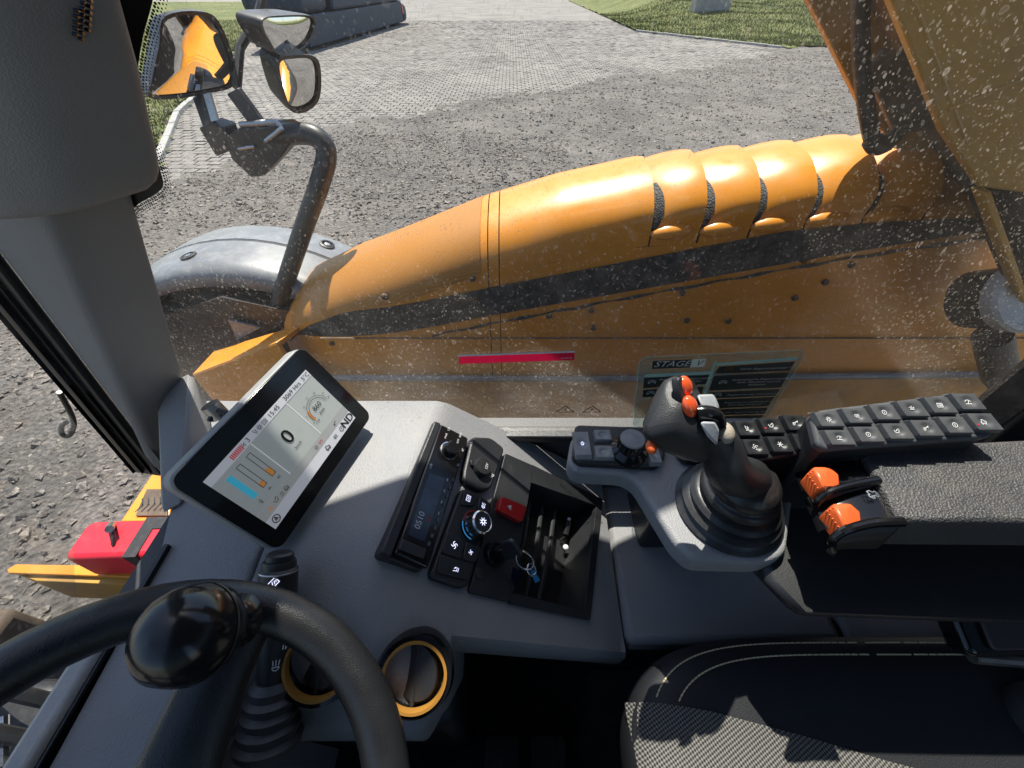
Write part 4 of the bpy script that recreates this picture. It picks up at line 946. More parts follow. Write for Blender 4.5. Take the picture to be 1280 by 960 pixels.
# --- icons: strokes in a unit square
def circ(r, n=12, a0=0, a1=360, c=(0, 0)): return [(c[0] + r * math.cos(math.radians(lerp(a0, a1, k / n))), c[1] + r * math.sin(math.radians(lerp(a0, a1, k / n)))) for k in range(n + 1)]
ICON = {
 'fan': [circ(.45, 8, 20 + a, 200 + a, (.45 * math.cos(math.radians(a)), .45 * math.sin(math.radians(a)))) for a in (0, 90, 180, 270)],
 'snow': [[(-.8, 0), (.8, 0)], [(-.4, -.7), (.4, .7)], [(.4, -.7), (-.4, .7)]],
 'sun': [circ(.4)] + [[(.55 * math.cos(a), .55 * math.sin(a)), (.9 * math.cos(a), .9 * math.sin(a))] for a in (0, .785, 1.57, 2.356, 3.14, 3.93, 4.71, 5.5)],
 'screen': [[(-.8, -.6), (.8, -.6), (.8, .6), (-.8, .6), (-.8, -.6)], [(-.4, -.2), (-.1, .3)], [(0, -.3), (.3, .2)], [(.4, -.2), (.6, .1)]],
 'seat': [[(-.5, .8), (-.3, -.2), (.5, -.2)], [(-.4, -.6), (.5, -.6)], [(.1, .6), (.5, .2), (.2, .2)]],
 'lamp': [circ(.5, 10, 90, 270, (-.1, 0)), [(-.1, .5), (-.1, -.5)], [(.2, .4), (.8, .5)], [(.2, 0), (.85, 0)], [(.2, -.4), (.8, -.5)]],
 'wiper': [circ(.9, 8, 30, 150, (0, -.4)), [(0, -.6), (.35, .45)], [(-.9, -.7), (.9, -.7)]],
 'tri': [[(-.8, -.6), (0, .8), (.8, -.6), (-.8, -.6)], [(-.35, -.35), (0, .3), (.35, -.35), (-.35, -.35)]],
 'boom': [[(-.8, -.5), (-.2, -.5), (-.2, 0), (-.8, 0), (-.8, -.5)], [(-.2, 0), (.8, .6)], [(.8, .6), (.6, .1)], circ(.2, 8, 0, 360, (-.6, -.6))],
 'ring': [circ(.7), [(0, -.3), (0, .3)]],
 'bucket': [[(-.8, .3), (-.5, -.5), (.4, -.5), (.7, .4)], [(-.2, .1), (.3, .7)], [(.3, .7), (.6, .7)]],
 'beacon': [circ(.45, 8, 0, 180, (0, -.2)), [(-.6, -.2), (.6, -.2)], [(-.7, .5), (-.4, .3)], [(.7, .5), (.4, .3)], [(0, .55), (0, .85)]],
 'arrow': [[(-.6, 0), (0, .6), (.6, 0)], [(-.25, 0), (-.25, -.6), (.25, -.6), (.25, 0)]],
 'machine': [[(-.9, -.4), (.6, -.4), (.6, .2), (.1, .2), (-.1, .6), (-.6, .6), (-.6, 0), (-.9, 0), (-.9, -.4)], circ(.22, 8, 0, 360, (-.5, -.55)), circ(.22, 8, 0, 360, (.3, -.55))],
 'drop': [circ(.5, 10, -200, 20, (0, -.2)), [(-.47, 0), (0, .85), (.47, 0)]],
}
def icon(name, fr, a, b, size, c, m, parent, ang=0.0, w=.16):
    f = fr.at(a, b, ang); mb = MB()
    for s in ICON[name]: mb.ribbon(f, [(x * size, y * size) for x, y in s], size * w, c)
    return mb.build('symbol', m, parent, smooth=0)

# --- radio
ra = thing('radio', 'black single-slot car radio with knob and small display in the dashboard', 'radio', ST_.p(0, 0, -.01))
px_poly(ST_, [(541, 531), (582, 553), (523, 718), (468, 697)], -.01, .010, .008).build('surround', DARK, ra, bevel=.003)
px_poly(ST_, [z3(365, 70), z3(515, 145), z3(290, 850), z3(110, 770)], .008, .018, .004).build('face', GLOSS, ra, bevel=.0025)
px_poly(ST_, [z3(335, 50), z3(372, 66), z3(95, 790), z3(40, 760)], .006, .0165, .004).build('bezel_edge', DARK, ra, bevel=.002)
LCD = mat('radio_display', (.035, .05, .075), .1, vary=(30, .4)); px_poly(ST_, [z3(300, 335), z3(386, 366), z3(270, 703), z3(180, 668)], .0175, .0186, .002).build('display', LCD, ra)
AUI = math.atan2(*(lambda q: (q[1], q[0]))((ST_.pix(*z3(300, 335))[0] - ST_.pix(*z3(180, 668))[0], ST_.pix(*z3(300, 335))[1] - ST_.pix(*z3(180, 668))[1])))
DIG = mat('radio_digits', (.22, .25, .3), .4, emit=.15); text_mb('0510', .011, ST_, *ST_.pix(*z3(245, 590)), .0190, AUI).build('digits', DIG, ra, smooth=0)
text_mb('FM1', .005, ST_, *ST_.pix(*z3(300, 580)), .0190, AUI).build('digits', REDPR, ra, smooth=0)
kb = MB().lathe(ST_, [(.0125, .017), (.0125, .019), (.0108, .020), (.0108, .030), (.009, .0325), (0, .0325)], 32, *ST_.pix(*z3(405, 217))).build('volume_knob', GLOSS, ra)
MB().lathe(ST_, [(.0130, .0181), (.0135, .0195), (.0120, .0202), (.0112, .0192)], 32, *ST_.pix(*z3(405, 217)), cap=False).build('knob_ring', CHROME, kb)
px_poly(ST_, [z3(150, 692), z3(278, 747), z3(262, 800), z3(128, 748)], .0178, .0205, .002).build('eject_key', DARK, ra, bevel=.001)
for k in range(9): a, b = ST_.pix(*z3(425 - k * 16.5, 372 + k * 43)); MB().rbox(ST_.at(a, b, AUI), -.0025, .0025, -.0016, .0016, .0178, .0196, .0008).build('preset_key', KEYM, ra)
for k in range(4): a, b = ST_.pix(*z3(395 - k * 16, 372 + k * 60)); MB().rbox(ST_.at(a, b, AUI), -.002, .002, -.001, .001, .0178, .0189, .0005).build('preset_key', STEEL, ra)
for s, x, y in (('CD', 407, 98), ('SEEK', 470, 130), ('USB', 308, 300), ('AUX', 455, 165), ('BT', 482, 210), ('TA', 456, 292), ('PWR', 392, 135)): text_mb(s, .0042, ST_, *ST_.pix(*z3(x, y)), .0183, AUI).build('key_print', WHITE, ra, smooth=0)
# --- power sockets
so = thing('power_socket', 'black socket panel with round rubber cap marked 12V and usb', 'socket', ST_.p(*ST_.pix(597, 587), -.01))
px_poly(ST_, [z3(545, 128), z3(648, 132), z3(724, 192), z3(645, 415), z3(590, 420), z3(497, 365), z3(500, 320)], -.008, .012, .008).build('panel', DARK, so, bevel=.003)
MB().lathe(ST_, [(.0135, .012), (.0135, .019), (.012, .0215), (0, .022)], 28, *ST_.pix(*z3(588, 300))).build('cap', RUBBER, so); px_poly(ST_, [z3(525, 262), z3(570, 268), z3(570, 300), z3(530, 290)], .012, .017, .002).build('cap_hinge', RUBBER, so, bevel=.001)
text_mb('12V', .0065, ST_, *ST_.pix(*z3(602, 303)), .0224, AUI).build('print', WHITE, so, smooth=0); text_mb('usb', .0065, ST_, *ST_.pix(*z3(648, 342)), .0135, AUI - .7).build('print', WHITE, so, smooth=0)
# --- climate panel
cl = thing('climate_panel', 'black climate control panel with chrome temperature dial and lit symbols', 'control panel', ST_.p(*ST_.pix(574, 690), -.01))
px_poly(ST_, [z3(490, 404), z3(560, 418), z3(660, 490), z3(528, 935), z3(480, 945), z3(330, 893), z3(322, 860)], -.008, .010, .010).build('panel', DARK, cl, bevel=.003)
for q, ic, cx_, cy_ in (([(500, 425), (572, 440), (555, 505), (480, 500)], 'screen', 521, 464), ([(585, 452), (645, 492), (625, 555), (570, 520)], 'lamp', 602, 505), ([(405, 640), (510, 690), (480, 790), (372, 755)], 'fan', 444, 716), ([(510, 695), (590, 725), (560, 810), (490, 795)], 'fan', 532, 755), ([(368, 765), (545, 830), (515, 905), (350, 865)], 'seat', 452, 848)):
    k = px_poly(ST_, [z3(*p) for p in q], .009, .0125, .004).build('key', KEYD, cl, bevel=.0012); icon(ic, ST_, *ST_.pix(*z3(cx_, cy_)), .0048 if cy_ != 755 else .0034, .0129, LITW, k, AUI)
a, b = ST_.pix(*z3(555, 610))
MB().lathe(ST_, [(.0205, .010), (.0205, .012), (.0185, .013), (0, .013)], 36, a, b).build('dial_base', GLOSS, cl)
dk = MB().lathe(ST_, [(.0145, .013), (.0165, .0135), (.0155, .031), (.0135, .033), (.0128, .0325), (.0125, .0318), (0, .0318)], 40, a, b).build('temperature_dial', CHROME, cl)
MB().lathe(ST_, [(.0126, .0319), (.012, .0326), (0, .0326)], 32, a, b).build('dial_cap', DARK, dk); icon('sun', ST_, a, b, .0055, .0330, LITW, dk, 0, .2)
for k in range(12):
    t = 2 * math.pi * k / 12; f = Frame(ST_.p(a + .0158 * math.cos(t), b + .0158 * math.sin(t), .022), ST_.u * math.cos(t) + ST_.v * math.sin(t), n=ST_.n); MB().box(f, -.001, .0012, -.0012, .0012, -.007, .008).build('grip_rib', DARK, dk, smooth=0)
mb = MB()
for (t0, t1) in ((170, 188), (190, 208), (210, 228), (230, 248)): mb.ribbon(ST_.at(a, b), circ(.0193, 5, t0 + 20, t1 + 20), .0016, .0131)
mb.build('cold_scale', BLUEP, cl, smooth=0); MB().ribbon(ST_.at(a, b), circ(.0193, 10, 110, 178), .0016, .0131).build('hot_scale', REDPR, cl, smooth=0)
# --- switch and storage panel
sp_ = thing('storage_tray', 'black recessed storage tray with ridges on the dashboard stack', 'storage tray', ST_.p(*ST_.pix(690, 690), -.06))
OUT = [(629, 568), (750, 625.5), (734, 775), (583, 741)]
a_, b_, c_, d_ = [ST_.pix(*q) for q in OUT]; T0, T1, T2, T3 = TR
def flush(q, h): return [ST_.p(x, y, h) for x, y in q]
px_poly(ST_, [(629, 568), (663, 583), (661, 606), (637, 742), (634, 753), (583, 741)], -.004, .006, .004).build('switch_plate', DARK, sp_, bevel=.0015)
px_poly(ST_, [(662, 582), (751, 625), (746, 634), (660, 604)], -.004, .0055, .002).build('rim_bar', DARK, sp_, bevel=.0012); px_poly(ST_, [(751, 625), (735, 775.5), (727, 768), (743, 633)], -.004, .005, .002).build('rim_bar', DARK, sp_, bevel=.0012); px_poly(ST_, [(634, 755), (636, 741), (729, 765), (735, 775.5)], -.004, .0052, .002).build('rim_bar', DARK, sp_, bevel=.0012)
mb = MB(); dpt = -.055; ins = .94; cx_ = sum(q[0] for q in TR) / 4; cy_ = sum(q[1] for q in TR) / 4; IN = [(cx_ + (x - cx_) * ins, cy_ + (y - cy_) * ins) for x, y in TR]
mb.grid([[ST_.p(x * 1 + (x - cx_) * .03, y + (y - cy_) * .03, .002) for x, y in TR + TR[:1]], [ST_.p(x, y, dpt) for x, y in IN + IN[:1]]]); mb.poly([ST_.p(x, y, dpt) for x, y in IN]); mb.build('well', DARK, sp_, smooth=0)
for k in range(3):
    t = .18 + .2 * k; A_ = Vector(IN[0]).lerp(Vector(IN[1]), t); B_ = Vector(IN[3]).lerp(Vector(IN[2]), t); d_ = (B_ - A_)
    MB().tube([ST_.p(*(A_ + d_ * .04), dpt + .02), ST_.p(*(A_ + d_ * .5), dpt + .024), ST_.p(*(A_ + d_ * .96), dpt + .02)], .004, 8).build('ridge', DARK, sp_)
hz_ = thing('hazard_switch', 'red hazard warning switch with white triangle', 'switch', ST_.p(*ST_.pix(633, 640), 0))
px_poly(ST_, [z4(262, 278), z4(398, 335), z4(370, 420), z4(240, 355)], .004, .015, .005).build('rocker', REDP, hz_, bevel=.004, seg=4); icon('tri', ST_, *ST_.pix(*z4(302, 338)), .0042, .0154, WHITE, hz_, AUI, .2)
ig = thing('ignition_switch', 'black ignition lock with the key turned in it', 'ignition', ST_.p(*ST_.pix(615, 693), 0)); a, b = ST_.pix(*z4(235, 585))
MB().lathe(ST_, [(.0165, .004), (.0165, .012), (.0145, .015), (.012, .015), (.0115, .012), (.009, .012), (.009, .022), (0, .022)], 32, a, b).build('lock_barrel', GLOSS, ig)
MB().lathe(ST_, [(.007, .005), (.007, .0075), (.0055, .008), (0, .0075)], 18, *ST_.pix(*z4(158, 690))).build('lock_screw', DARK, ig)
ky = thing('ignition_key', 'black ignition key with steel ring and small blue tag', 'key', ST_.p(a, b, .02)); f = Frame(ST_.p(a, b, .022), ST_.n, ST_.u + ST_.v * -.5)
MB().box(f, -.004, .03, -.003, .013, -.0015, .0015).build('key_grip', DARK, ky, bevel=.001); MB().rbox(f, .01, .036, -.012, .014, -.003, .003, .006).build('key_head', DARK, ky, bevel=.0015)
rc_ = f.p(.03, .022); mb = MB(); fr2 = Frame(rc_, f.u + f.n * .6, f.v); mb.tube([fr2.p(.010 * math.cos(t * .3142), .013 * math.sin(t * .3142)) for t in range(21)], .0011, 8, False); mb.build('key_ring', CHROME, ky)
mb = MB(); fr3 = Frame(rc_ + f.v * .014, f.v, f.n); mb.tube([fr3.p(.007 * math.cos(t * .3142), .007 * math.sin(t * .3142)) for t in range(21)], .0010, 8, False); mb.build('key_ring', CHROME, ky)
BT = mat('blue_tag', (.03, .25, .5), .35); MB().prism([rc_ + f.v * .016 + f.n * .002, rc_ + f.v * .034 - f.u * .006 + f.n * .004, rc_ + f.v * .033 - f.u * .011, rc_ + f.v * .016 - f.u * .004], ST_.n * .0015).build('tag', BT, ky)
MB().prism([rc_ + f.v * .004 - f.u * .03, rc_ + f.v * .018 - f.u * .026, rc_ + f.v * .030 - f.u * .05, rc_ + f.v * .022 - f.u * .052], ST_.n * .003).build('fob', mat('navy_fob', (.01, .015, .05), .4), ky)
up_ = thing('usb_plug', 'small black plugs with pale tips lying in the storage tray', 'plug', ST_.p(*ST_.pix(707, 665), dpt))
def trayp(x, y, h): 
    q = ST_.up(h).pix(*z4(x, y)); return ST_.p(*q, h)
MB().tube([trayp(640, 470, dpt + .012), trayp(655, 400, dpt + .02)], .0055, 12).build('plug_body', RUBBER, up_); MB().ball(trayp(660, 388, dpt + .022), .0035).build('plug_tip', WHITE, up_); MB().tube([trayp(642, 480, dpt + .01), trayp(612, 500, dpt + .006), trayp(640, 535, dpt + .01)], .002, 8).build('cable', RUBBER, up_); MB().ball(trayp(642, 542, dpt + .012), (.005, .005, .004)).build('plug_cap', WHITE, up_)

# --- round air vents
LOWN = Vector((.12, -.50, .86)).normalized()
def vent(px, py, label, r=.033):
    z0 = at_pl(px, py, R(-.2, .175, TZ), Vector((0, -.49, .87)))
    z0 = Vector((z0.x, z0.y, zz(dash_z(z0.x, z0.y)))); z0 = EYE + (z0 - EYE) * .985
    f = Frame(z0, (1, 0, -.13), n=LOWN); t = thing('air_vent', label, 'air vent', z0 - LOWN * .02, 'round air vents under the dashboard')
    MB().lathe(f, [(r * 1.22, -.02), (r * 1.24, .0), (r * 1.16, .008), (r * 1.0, .008), (r * .96, -.03), (0, -.03)], 44).build('housing', GLOSS, t)
    MB().lathe(f, [(r * 1.01, .007), (r * 1.02, .0105), (r * .93, .0105), (r * .91, .003), (r * .93, -.001)], 44, cap=False).build('amber_ring', AMBER, t)
    fl_ = Frame(f.p(0, 0, -.006), f.u * .82 + f.n * .45, n=f.n * .82 - f.u * .45); MB().lathe(fl_, [(0, -.002), (r * .80, -.002), (r * .82, 0), (r * .80, .002), (0, .0035)], 36).build('flap', DARK, t)
    MB().tube([f.p(0, -r * .92, -.004), f.p(0, r * .92, -.004)], .0025, 8).build('pivot', DARK, t)
    return t
vent(516, 839, 'round black air vent with full amber ring at the dashboard corner'); vent(398, 826, 'round black air vent half hidden behind the steering wheel rim')

# --- display
mq = [Vector(p) for p in ((-.282, .42, -.348), (-.213, .408, -.474), (-.275, .202, -.481), (-.344, .214, -.355))]
MS = .935; mq = [R(*(p * MS)) for p in mq]
mc = sum(mq, Vector()) / 4; fm = Frame(mc, mq[0] - mq[3], (mq[0] - mq[1]) + (mq[3] - mq[2])); hw = ((mq[0] - mq[3]).length + (mq[1] - mq[2]).length) / 4; hh = ((mq[0] - mq[1]).length + (mq[3] - mq[2]).length) / 4
if fm.n.dot(EYE - mc) < 0: print('MONITOR NORMAL FLIPPED')
mo = thing('display_monitor', 'black tilted touchscreen display showing zero speed and gauges', 'display', mc - Vector((0, 0, .1)))
SILV = mat('bezel_grey', (.30, .30, .295), .5, vary=(60, .08), bump=(400, .1))
MB().rbox(fm, -hw, hw, -hh, hh, -.026, -.002, .012).build('rear_shell', SILV, mo, bevel=.004)
MB().rbox(fm, -hw + .001, hw - .001, -hh + .001, hh - .001, -.0021, .002, .011).build('front_glass', GLOSS, mo, bevel=.001)
s0, s1, s2, s3 = [fm.pix(*q) for q in ((379, 461), (443.6, 523), (344, 658), (252, 607))]
sx0 = (s2[0] + s3[0]) / 2; sx1 = (s0[0] + s1[0]) / 2; sy0 = (s1[1] + s2[1]) / 2; sy1 = (s0[1] + s3[1]) / 2; SWd = sx1 - sx0; SHt = sy1 - sy0
SCR = mat('screen_body', (.44, .47, .45), .25, vary=(20, .02), emit=.13); SCR2 = mat('screen_bar', (.62, .63, .66), .25, vary=(20, .02), emit=.15); UIK = mat('screen_ink', (.02, .02, .02), .3); UIR = mat('screen_red', (.5, .03, .05), .3, emit=.2); UIO = mat('screen_orange', (.6, .25, .06), .3, emit=.2); UIB = mat('screen_blue', (.05, .4, .55), .3, emit=.25); UIL = mat('screen_line', (.75, .75, .75), .3, emit=.2); UIS = mat('screen_shade', (.34, .35, .34), .3, emit=.2)
fs_ = Frame(fm.p(sx0, sy0, .0022), fm.u, fm.v)
def ur(name, m, a0, a1, b0, b1, c, par): return MB().poly([fs_.p(SWd * a0, SHt * b0, c), fs_.p(SWd * a1, SHt * b0, c), fs_.p(SWd * a1, SHt * b1, c), fs_.p(SWd * a0, SHt * b1, c)]).build(name, m, par, smooth=0)
scn = ur('screen', SCR, 0, 1, 0, 1, 0, mo); e1, e2 = .0003, .0006
ur('status_bar', SCR2, 0, 1, .895, 1, e1, scn); ur('bottom_bar', SCR2, 0, 1, 0, .15, e1, scn); ur('icon_bar', UIS, 0, .999, .155, .27, e1, scn)
ur('divider', UIL, .335, .341, .28, .89, e1, scn); ur('divider', UIL, .70, .706, .28, .89, e1, scn)
def ut(s, size, a, b, m=UIK, sq=1.0): return text_mb(s, size * SHt, fs_, SWd * a, SHt * b, e2, 0, 0, sq).build('lettering', m, scn, smooth=0)
ut('5°C', .085, .955, .945); ut('3069 Hrs', .085, .80, .945); ut('15:45', .085, .60, .945); ut('3', .085, .345, .945)
ut('0', .27, .525, .60).scale = (1, 1, 1); ut('0', .27, .529, .60); ut('km/h', .06, .53, .43); ut('860', .1, .845, .56); ut('RPM', .055, .845, .46); ut('ND', .16, .93, .08); ut('ND', .16, .934, .08); ut('A', .09, .055, .075); ut('EPS', .05, .655, .21, UIR); ut('1', .05, .08, .80); ut('0', .05, .09, .34); ut('x100', .04, .76, .42)
for k in range(8): ur('heat_segment', UIR, .195 + k * .0125, .203 + k * .0125, .91, .975, e2, scn)
ur('fluid_bar', UIB, .075, .115, .44, .83, e2, scn)
def gauge(a, fill):
    mb = MB(); mb.ribbon(fs_, [(SWd * a, SHt * .44), (SWd * a, SHt * .83), (SWd * (a + .035), SHt * .83), (SWd * (a + .035), SHt * .44), (SWd * a, SHt * .44)], .0006, e2); mb.build('gauge_outline', UIK, scn, smooth=0); ur('gauge_fill', UIO, a + .002, a + .033, .445, .445 + fill, e1, scn)
gauge(.165, .07); gauge(.255, .11)
fa = fs_.at(SWd * .845, SHt * .52); MB().ribbon(fa, [(x, y) for x, y in circ(.0165, 20, 0, 200)], .0005, e2).build('dial_outline', UIK, scn, smooth=0); MB().ribbon(fa, circ(.0135, 20, 0, 200), .0005, e2).build('dial_outline', UIK, scn, smooth=0); MB().ribbon(fa, circ(.015, 8, 150, 198), .0024, e1).build('dial_fill', UIO, scn, smooth=0)
for a, s in ((200, '0'), (165, '5'), (130, '10'), (95, '15'), (60, '20'), (25, '25'), (0, '30')): text_mb(s, .0032, fa, .0198 * math.cos(math.radians(a)), .0198 * math.sin(math.radians(a)), e2).build('dial_numeral', UIK, scn, smooth=0)
for nm, a, b, s, m in (('seat', .415, .945, .0035, UIK), ('sun', .455, .945, .0035, UIK), ('screen', .505, .945, .0035, UIK), ('fan', .305, .945, .003, UIK), ('ring', .60, .21, .003, UIK), ('tri', .085, .21, .003, UIO), ('bucket', .15, .22, .004, UIK), ('wiper', .20, .21, .003, UIK), ('machine', .25, .21, .0035, UIK), ('boom', .84, .21, .003, UIK), ('ring', .055, .075, .0062, UIK), ('machine', .66, .08, .0045, UIK), ('lamp', .76, .08, .004, UIK), ('ring', .845, .075, .0045, UIK), ('drop', .09, .37, .0025, UIK), ('beacon', .185, .37, .0025, UIK), ('lamp', .275, .37, .0025, UIK)): icon(nm, fs_, SWd * a, SHt * b, s, e2, m, scn)
# support arm behind the display
MB().tube([mc - fm.n * .025, mc - fm.n * .05 + Vector((-.01, .01, -.02)), R(-.40, .33, -.44), R(-.41, .33, -.47)], .014, 12).build('support_arm', DARK, mo)
MB().tube([at_d(262, 506, .46), at_d(276, 520, .47)], .010, 12).build('mount_rod', STEEL, mo); MB().tube(smooth_path([at_d(262, 526, .46), at_d(270, 514, .46), at_d(282, 516, .46), at_d(280, 526, .46)], 5), .003, 8).build('cable_clip', DARK, mo)
# ================================================================== steering wheel, knob, stalk
WS = .93; wc = R(-.263 * WS, -.05 * WS, -.436 * WS); wn_ = Vector((.44, -.179, 1)).normalized(); fW = Frame(wc, (0, 1, .179), n=wn_); RWH = .175 * WS
stw = thing('steering_wheel', 'black grained steering wheel with spokes and spinner knob', 'steering wheel', wc - wn_ * .1)
rim_rows = []; NR = 72
mb = MB(); mb.tube([fW.p(RWH * math.cos(2 * math.pi * k / NR), RWH * math.sin(2 * math.pi * k / NR)) for k in range(NR)] , .0185, 18, False)
rows = [[mb.v[i * 18 + j] for j in range(18)] for i in range(NR)]; 
mb = MB(); rr_ = []
for k in range(NR):
    t = 2 * math.pi * k / NR; ra_ = fW.u * math.cos(t) + fW.v * math.sin(t); rr_.append([wc + ra_ * (RWH + .0185 * math.cos(2 * math.pi * j / 18)) + wn_ * .0185 * math.sin(2 * math.pi * j / 18) for j in range(18)])
mb.grid(rr_ + [rr_[0]], True); mb.build('rim', WHEELM, stw, smooth=60, merge=True)
hub = fW.p(0, 0, -.045)
MB().lathe(Frame(hub, fW.u, fW.v), [(.045, -.02), (.05, 0), (.048, .022), (.04, .028), (0, .03)], 32).build('hub', WHEELM, stw)
def spoke(px, py):
    q = fW.pix(px, py); t = math.atan2(q[1], q[0]); f = Frame(wc, fW.u * math.cos(t) + fW.v * math.sin(t), n=wn_); rows = []
    for k in range(7):
        s = k / 6; a = lerp(.03, RWH - .002, s); w = lerp(.030, .020, s) + .012 * s ** 6; h = lerp(-.035, -.004, s ** .7); rows.append([f.p(a, w * math.cos(j * math.pi / 6), h + .011 * math.sin(j * math.pi / 6)) for j in range(12)])
    mb = MB(); mb.grid(rows, True); mb.build('spoke', WHEELM, stw, smooth=60)
spoke(300, 770)
q = fW.pix(300, 770); t0 = math.atan2(q[1], q[0])
for da in (120, 240):
    t = t0 + math.radians(da); p_ = wc + (fW.u * math.cos(t) + fW.v * math.sin(t)) * RWH; f = Frame(wc, p_ - wc, n=wn_); rows = []
    for k in range(7):
        s = k / 6; a = lerp(.03, RWH - .002, s); w = lerp(.030, .020, s); h = lerp(-.035, -.004, s ** .7); rows.append([f.p(a, w * math.cos(j * math.pi / 6), h + .011 * math.sin(j * math.pi / 6)) for j in range(12)])
    mb = MB(); mb.grid(rows, True); mb.build('spoke', WHEELM, stw, smooth=60)
kc = at_d(237, 791, .285); f = Frame(kc, (at_d(300, 772, .32) - kc), n=(EYE - kc).normalized()); ku = (at_d(300, 775, .335) - kc).normalized(); fk = Frame(kc, ku, n=Vector((ku.y, -ku.x, .6)))
fk2 = Frame(kc, Vector((0, 0, 1)).cross(ku), n=ku)
kn = MB().lathe(fk2, [(0, -.033), (.010, -.0318), (.020, -.027), (.0275, -.018), (.0315, -.006), (.0325, .004), (.0305, .014), (.026, .022), (.0195, .0275), (.0165, .030), (.0155, .034), (.0165, .046), (.02, .052)], 40).build('spinner_knob', KNOBM, stw, smooth=60)
MB().lathe(fk2, [(.0328, .0015), (.0332, .0025), (.0328, .0035)], 40, cap=False).build('knob_seam', RUBBER, kn)
MB().tube([wc - wn_ * .04, wc - wn_ * .28 + Vector((-.03, 0, 0))], .04, 16).build('column', DARK, stw)
# stalk
sa = R(-.245, .035, -.545); sb_ = at_d(357, 704, .43)
stk = thing('indicator_stalk', 'black indicator stalk with printed symbols rising beside the wheel from a rubber bellows', 'stalk', sa); ax = (sb_ - sa).normalized(); L0 = (sb_ - sa).length; f = Frame(sa, (1, 0, 0), n=ax)
pf_ = [(.031, 0), (.032, .006), (.027, .010), (.029, .018), (.0235, .022), (.0265, .030), (.0215, .034), (.0245, .042), (.0195, .046), (.021, .054), (.016, .060)]
MB().lathe(f, pf_, 32).build('bellows', KEYM, stk, smooth=50); MB().lathe(f, [(.014, .055), (.0145, .075), (.017, .1), (.0185, L0 - .045), (.0185, L0 - .006), (.0165, L0 - .004), (.0165, L0), (.0155, L0 + .003), (.0135, L0 + .003), (.0135, L0 + .009), (.011, L0 + .011), (0, L0 + .0112)], 28).build('lever', DARK, stk)
ff = Frame(sa + ax * (L0 - .018), ax.cross((EYE - sb_).normalized()), n=(EYE - sb_).normalized()); 
MB().lathe(f, [(.0187, L0 - .0085), (.0192, L0 - .0075), (.0187, L0 - .0065)], 28, cap=False).build('band', STEEL, stk); icon('screen', Frame(ff.p(-.009, -.0, .0172), ff.u, ff.v), 0, 0, .005, .0, LITW, stk, .8)
fp2 = Frame(sa + ax * (L0 - .098), ff.u, n=ff.n); icon('lamp', Frame(fp2.p(.0, 0, .0185), fp2.u, fp2.v), 0, 0, .006, 0, WHITE, stk, 1.57); MB().ribbon(Frame(fp2.p(.006, .02, .0185), fp2.u, fp2.v), [(-.001, -.006), (-.001, .006)], .0012).ribbon(Frame(fp2.p(.006, .02, .0185), fp2.u, fp2.v), [(.0015, -.006), (.0015, .006)], .0012).build('print', WHITE, stk)
# ================================================================== joystick console and keypads
ZP = -.455
con = thing('joystick_console', 'moulded grey joystick console reaching over the storage tray', 'console', R(.3, .24, -.72))
fP = Frame(R(.2, .25, ZP), (1, 0, 0), (0, 1, 0))
px_poly(fP, [(715, 540), (709, 576), (718, 589), (790, 593), (846, 682), (868, 701), (958, 703), (984, 692), (992, 622), (1010, 585), (1060, 560), (1040, 522), (905, 520), (830, 532)], -.034, 0, .02, 5).build('deck', TRIM, con, bevel=.007, seg=4)
MB().box(fw, .22, .34, .30, .41, zz(-.71), zz(-.489)).build('pedestal', DARK, con, bevel=.01)
MB().box(fw, .173, .50, .158, .428, zz(-.76), zz(-.705)).build('side_shelf', TRIM, con, bevel=.012)
MB().box(fw, .175, 1.1, .200, .42, zz(-1.15), zz(-.761)).build('side_skirt', DARK, con, bevel=.01)
# dark lower tub below the armrest
MB().hull([R(.29, .235, -.475), R(.28, .165, -.475), R(.30, .135, -.48), R(.9, .20, -.47), R(.9, .26, -.47), R(.30, .31, -.475), R(.31, .22, -.56), R(.34, .15, -.545), R(.55, .125, -.475), R(.55, .32, -.475), R(.55, .14, -.54), R(.55, .3, -.55), R(.9, .21, -.50), R(.9, .25, -.50)]).build('armrest_tub', DARK, con, bevel=.012)

def key(fr, ca, cb, ha, hb, m, parent, ht=.006, dim=.0016, r=None, shear=0.0, name='key'):
    """soft key with a round finger dimple"""
    n = 12; rows = []; r = r or min(ha, hb) * .62
    for i in range(n + 1):
        row = []
        for j in range(n + 1):
            a = (-1 + 2 * i / n); b = (-1 + 2 * j / n)
            e = max(abs(a), abs(b)); h = ht * (1 if e < .8 else (.93 if e < .9 else .0)); 
            if .8 <= e < .9: h = ht * .97
            x, y = a * ha, b * hb; d = math.hypot(x, y); h -= dim * (1 - sstep(r * .55, r, d))
            row.append(fr.p(ca + x + shear * y, cb + y, h))
        rows.append(row)
    return MB().grid(rows).build(name, m, parent, smooth=50)
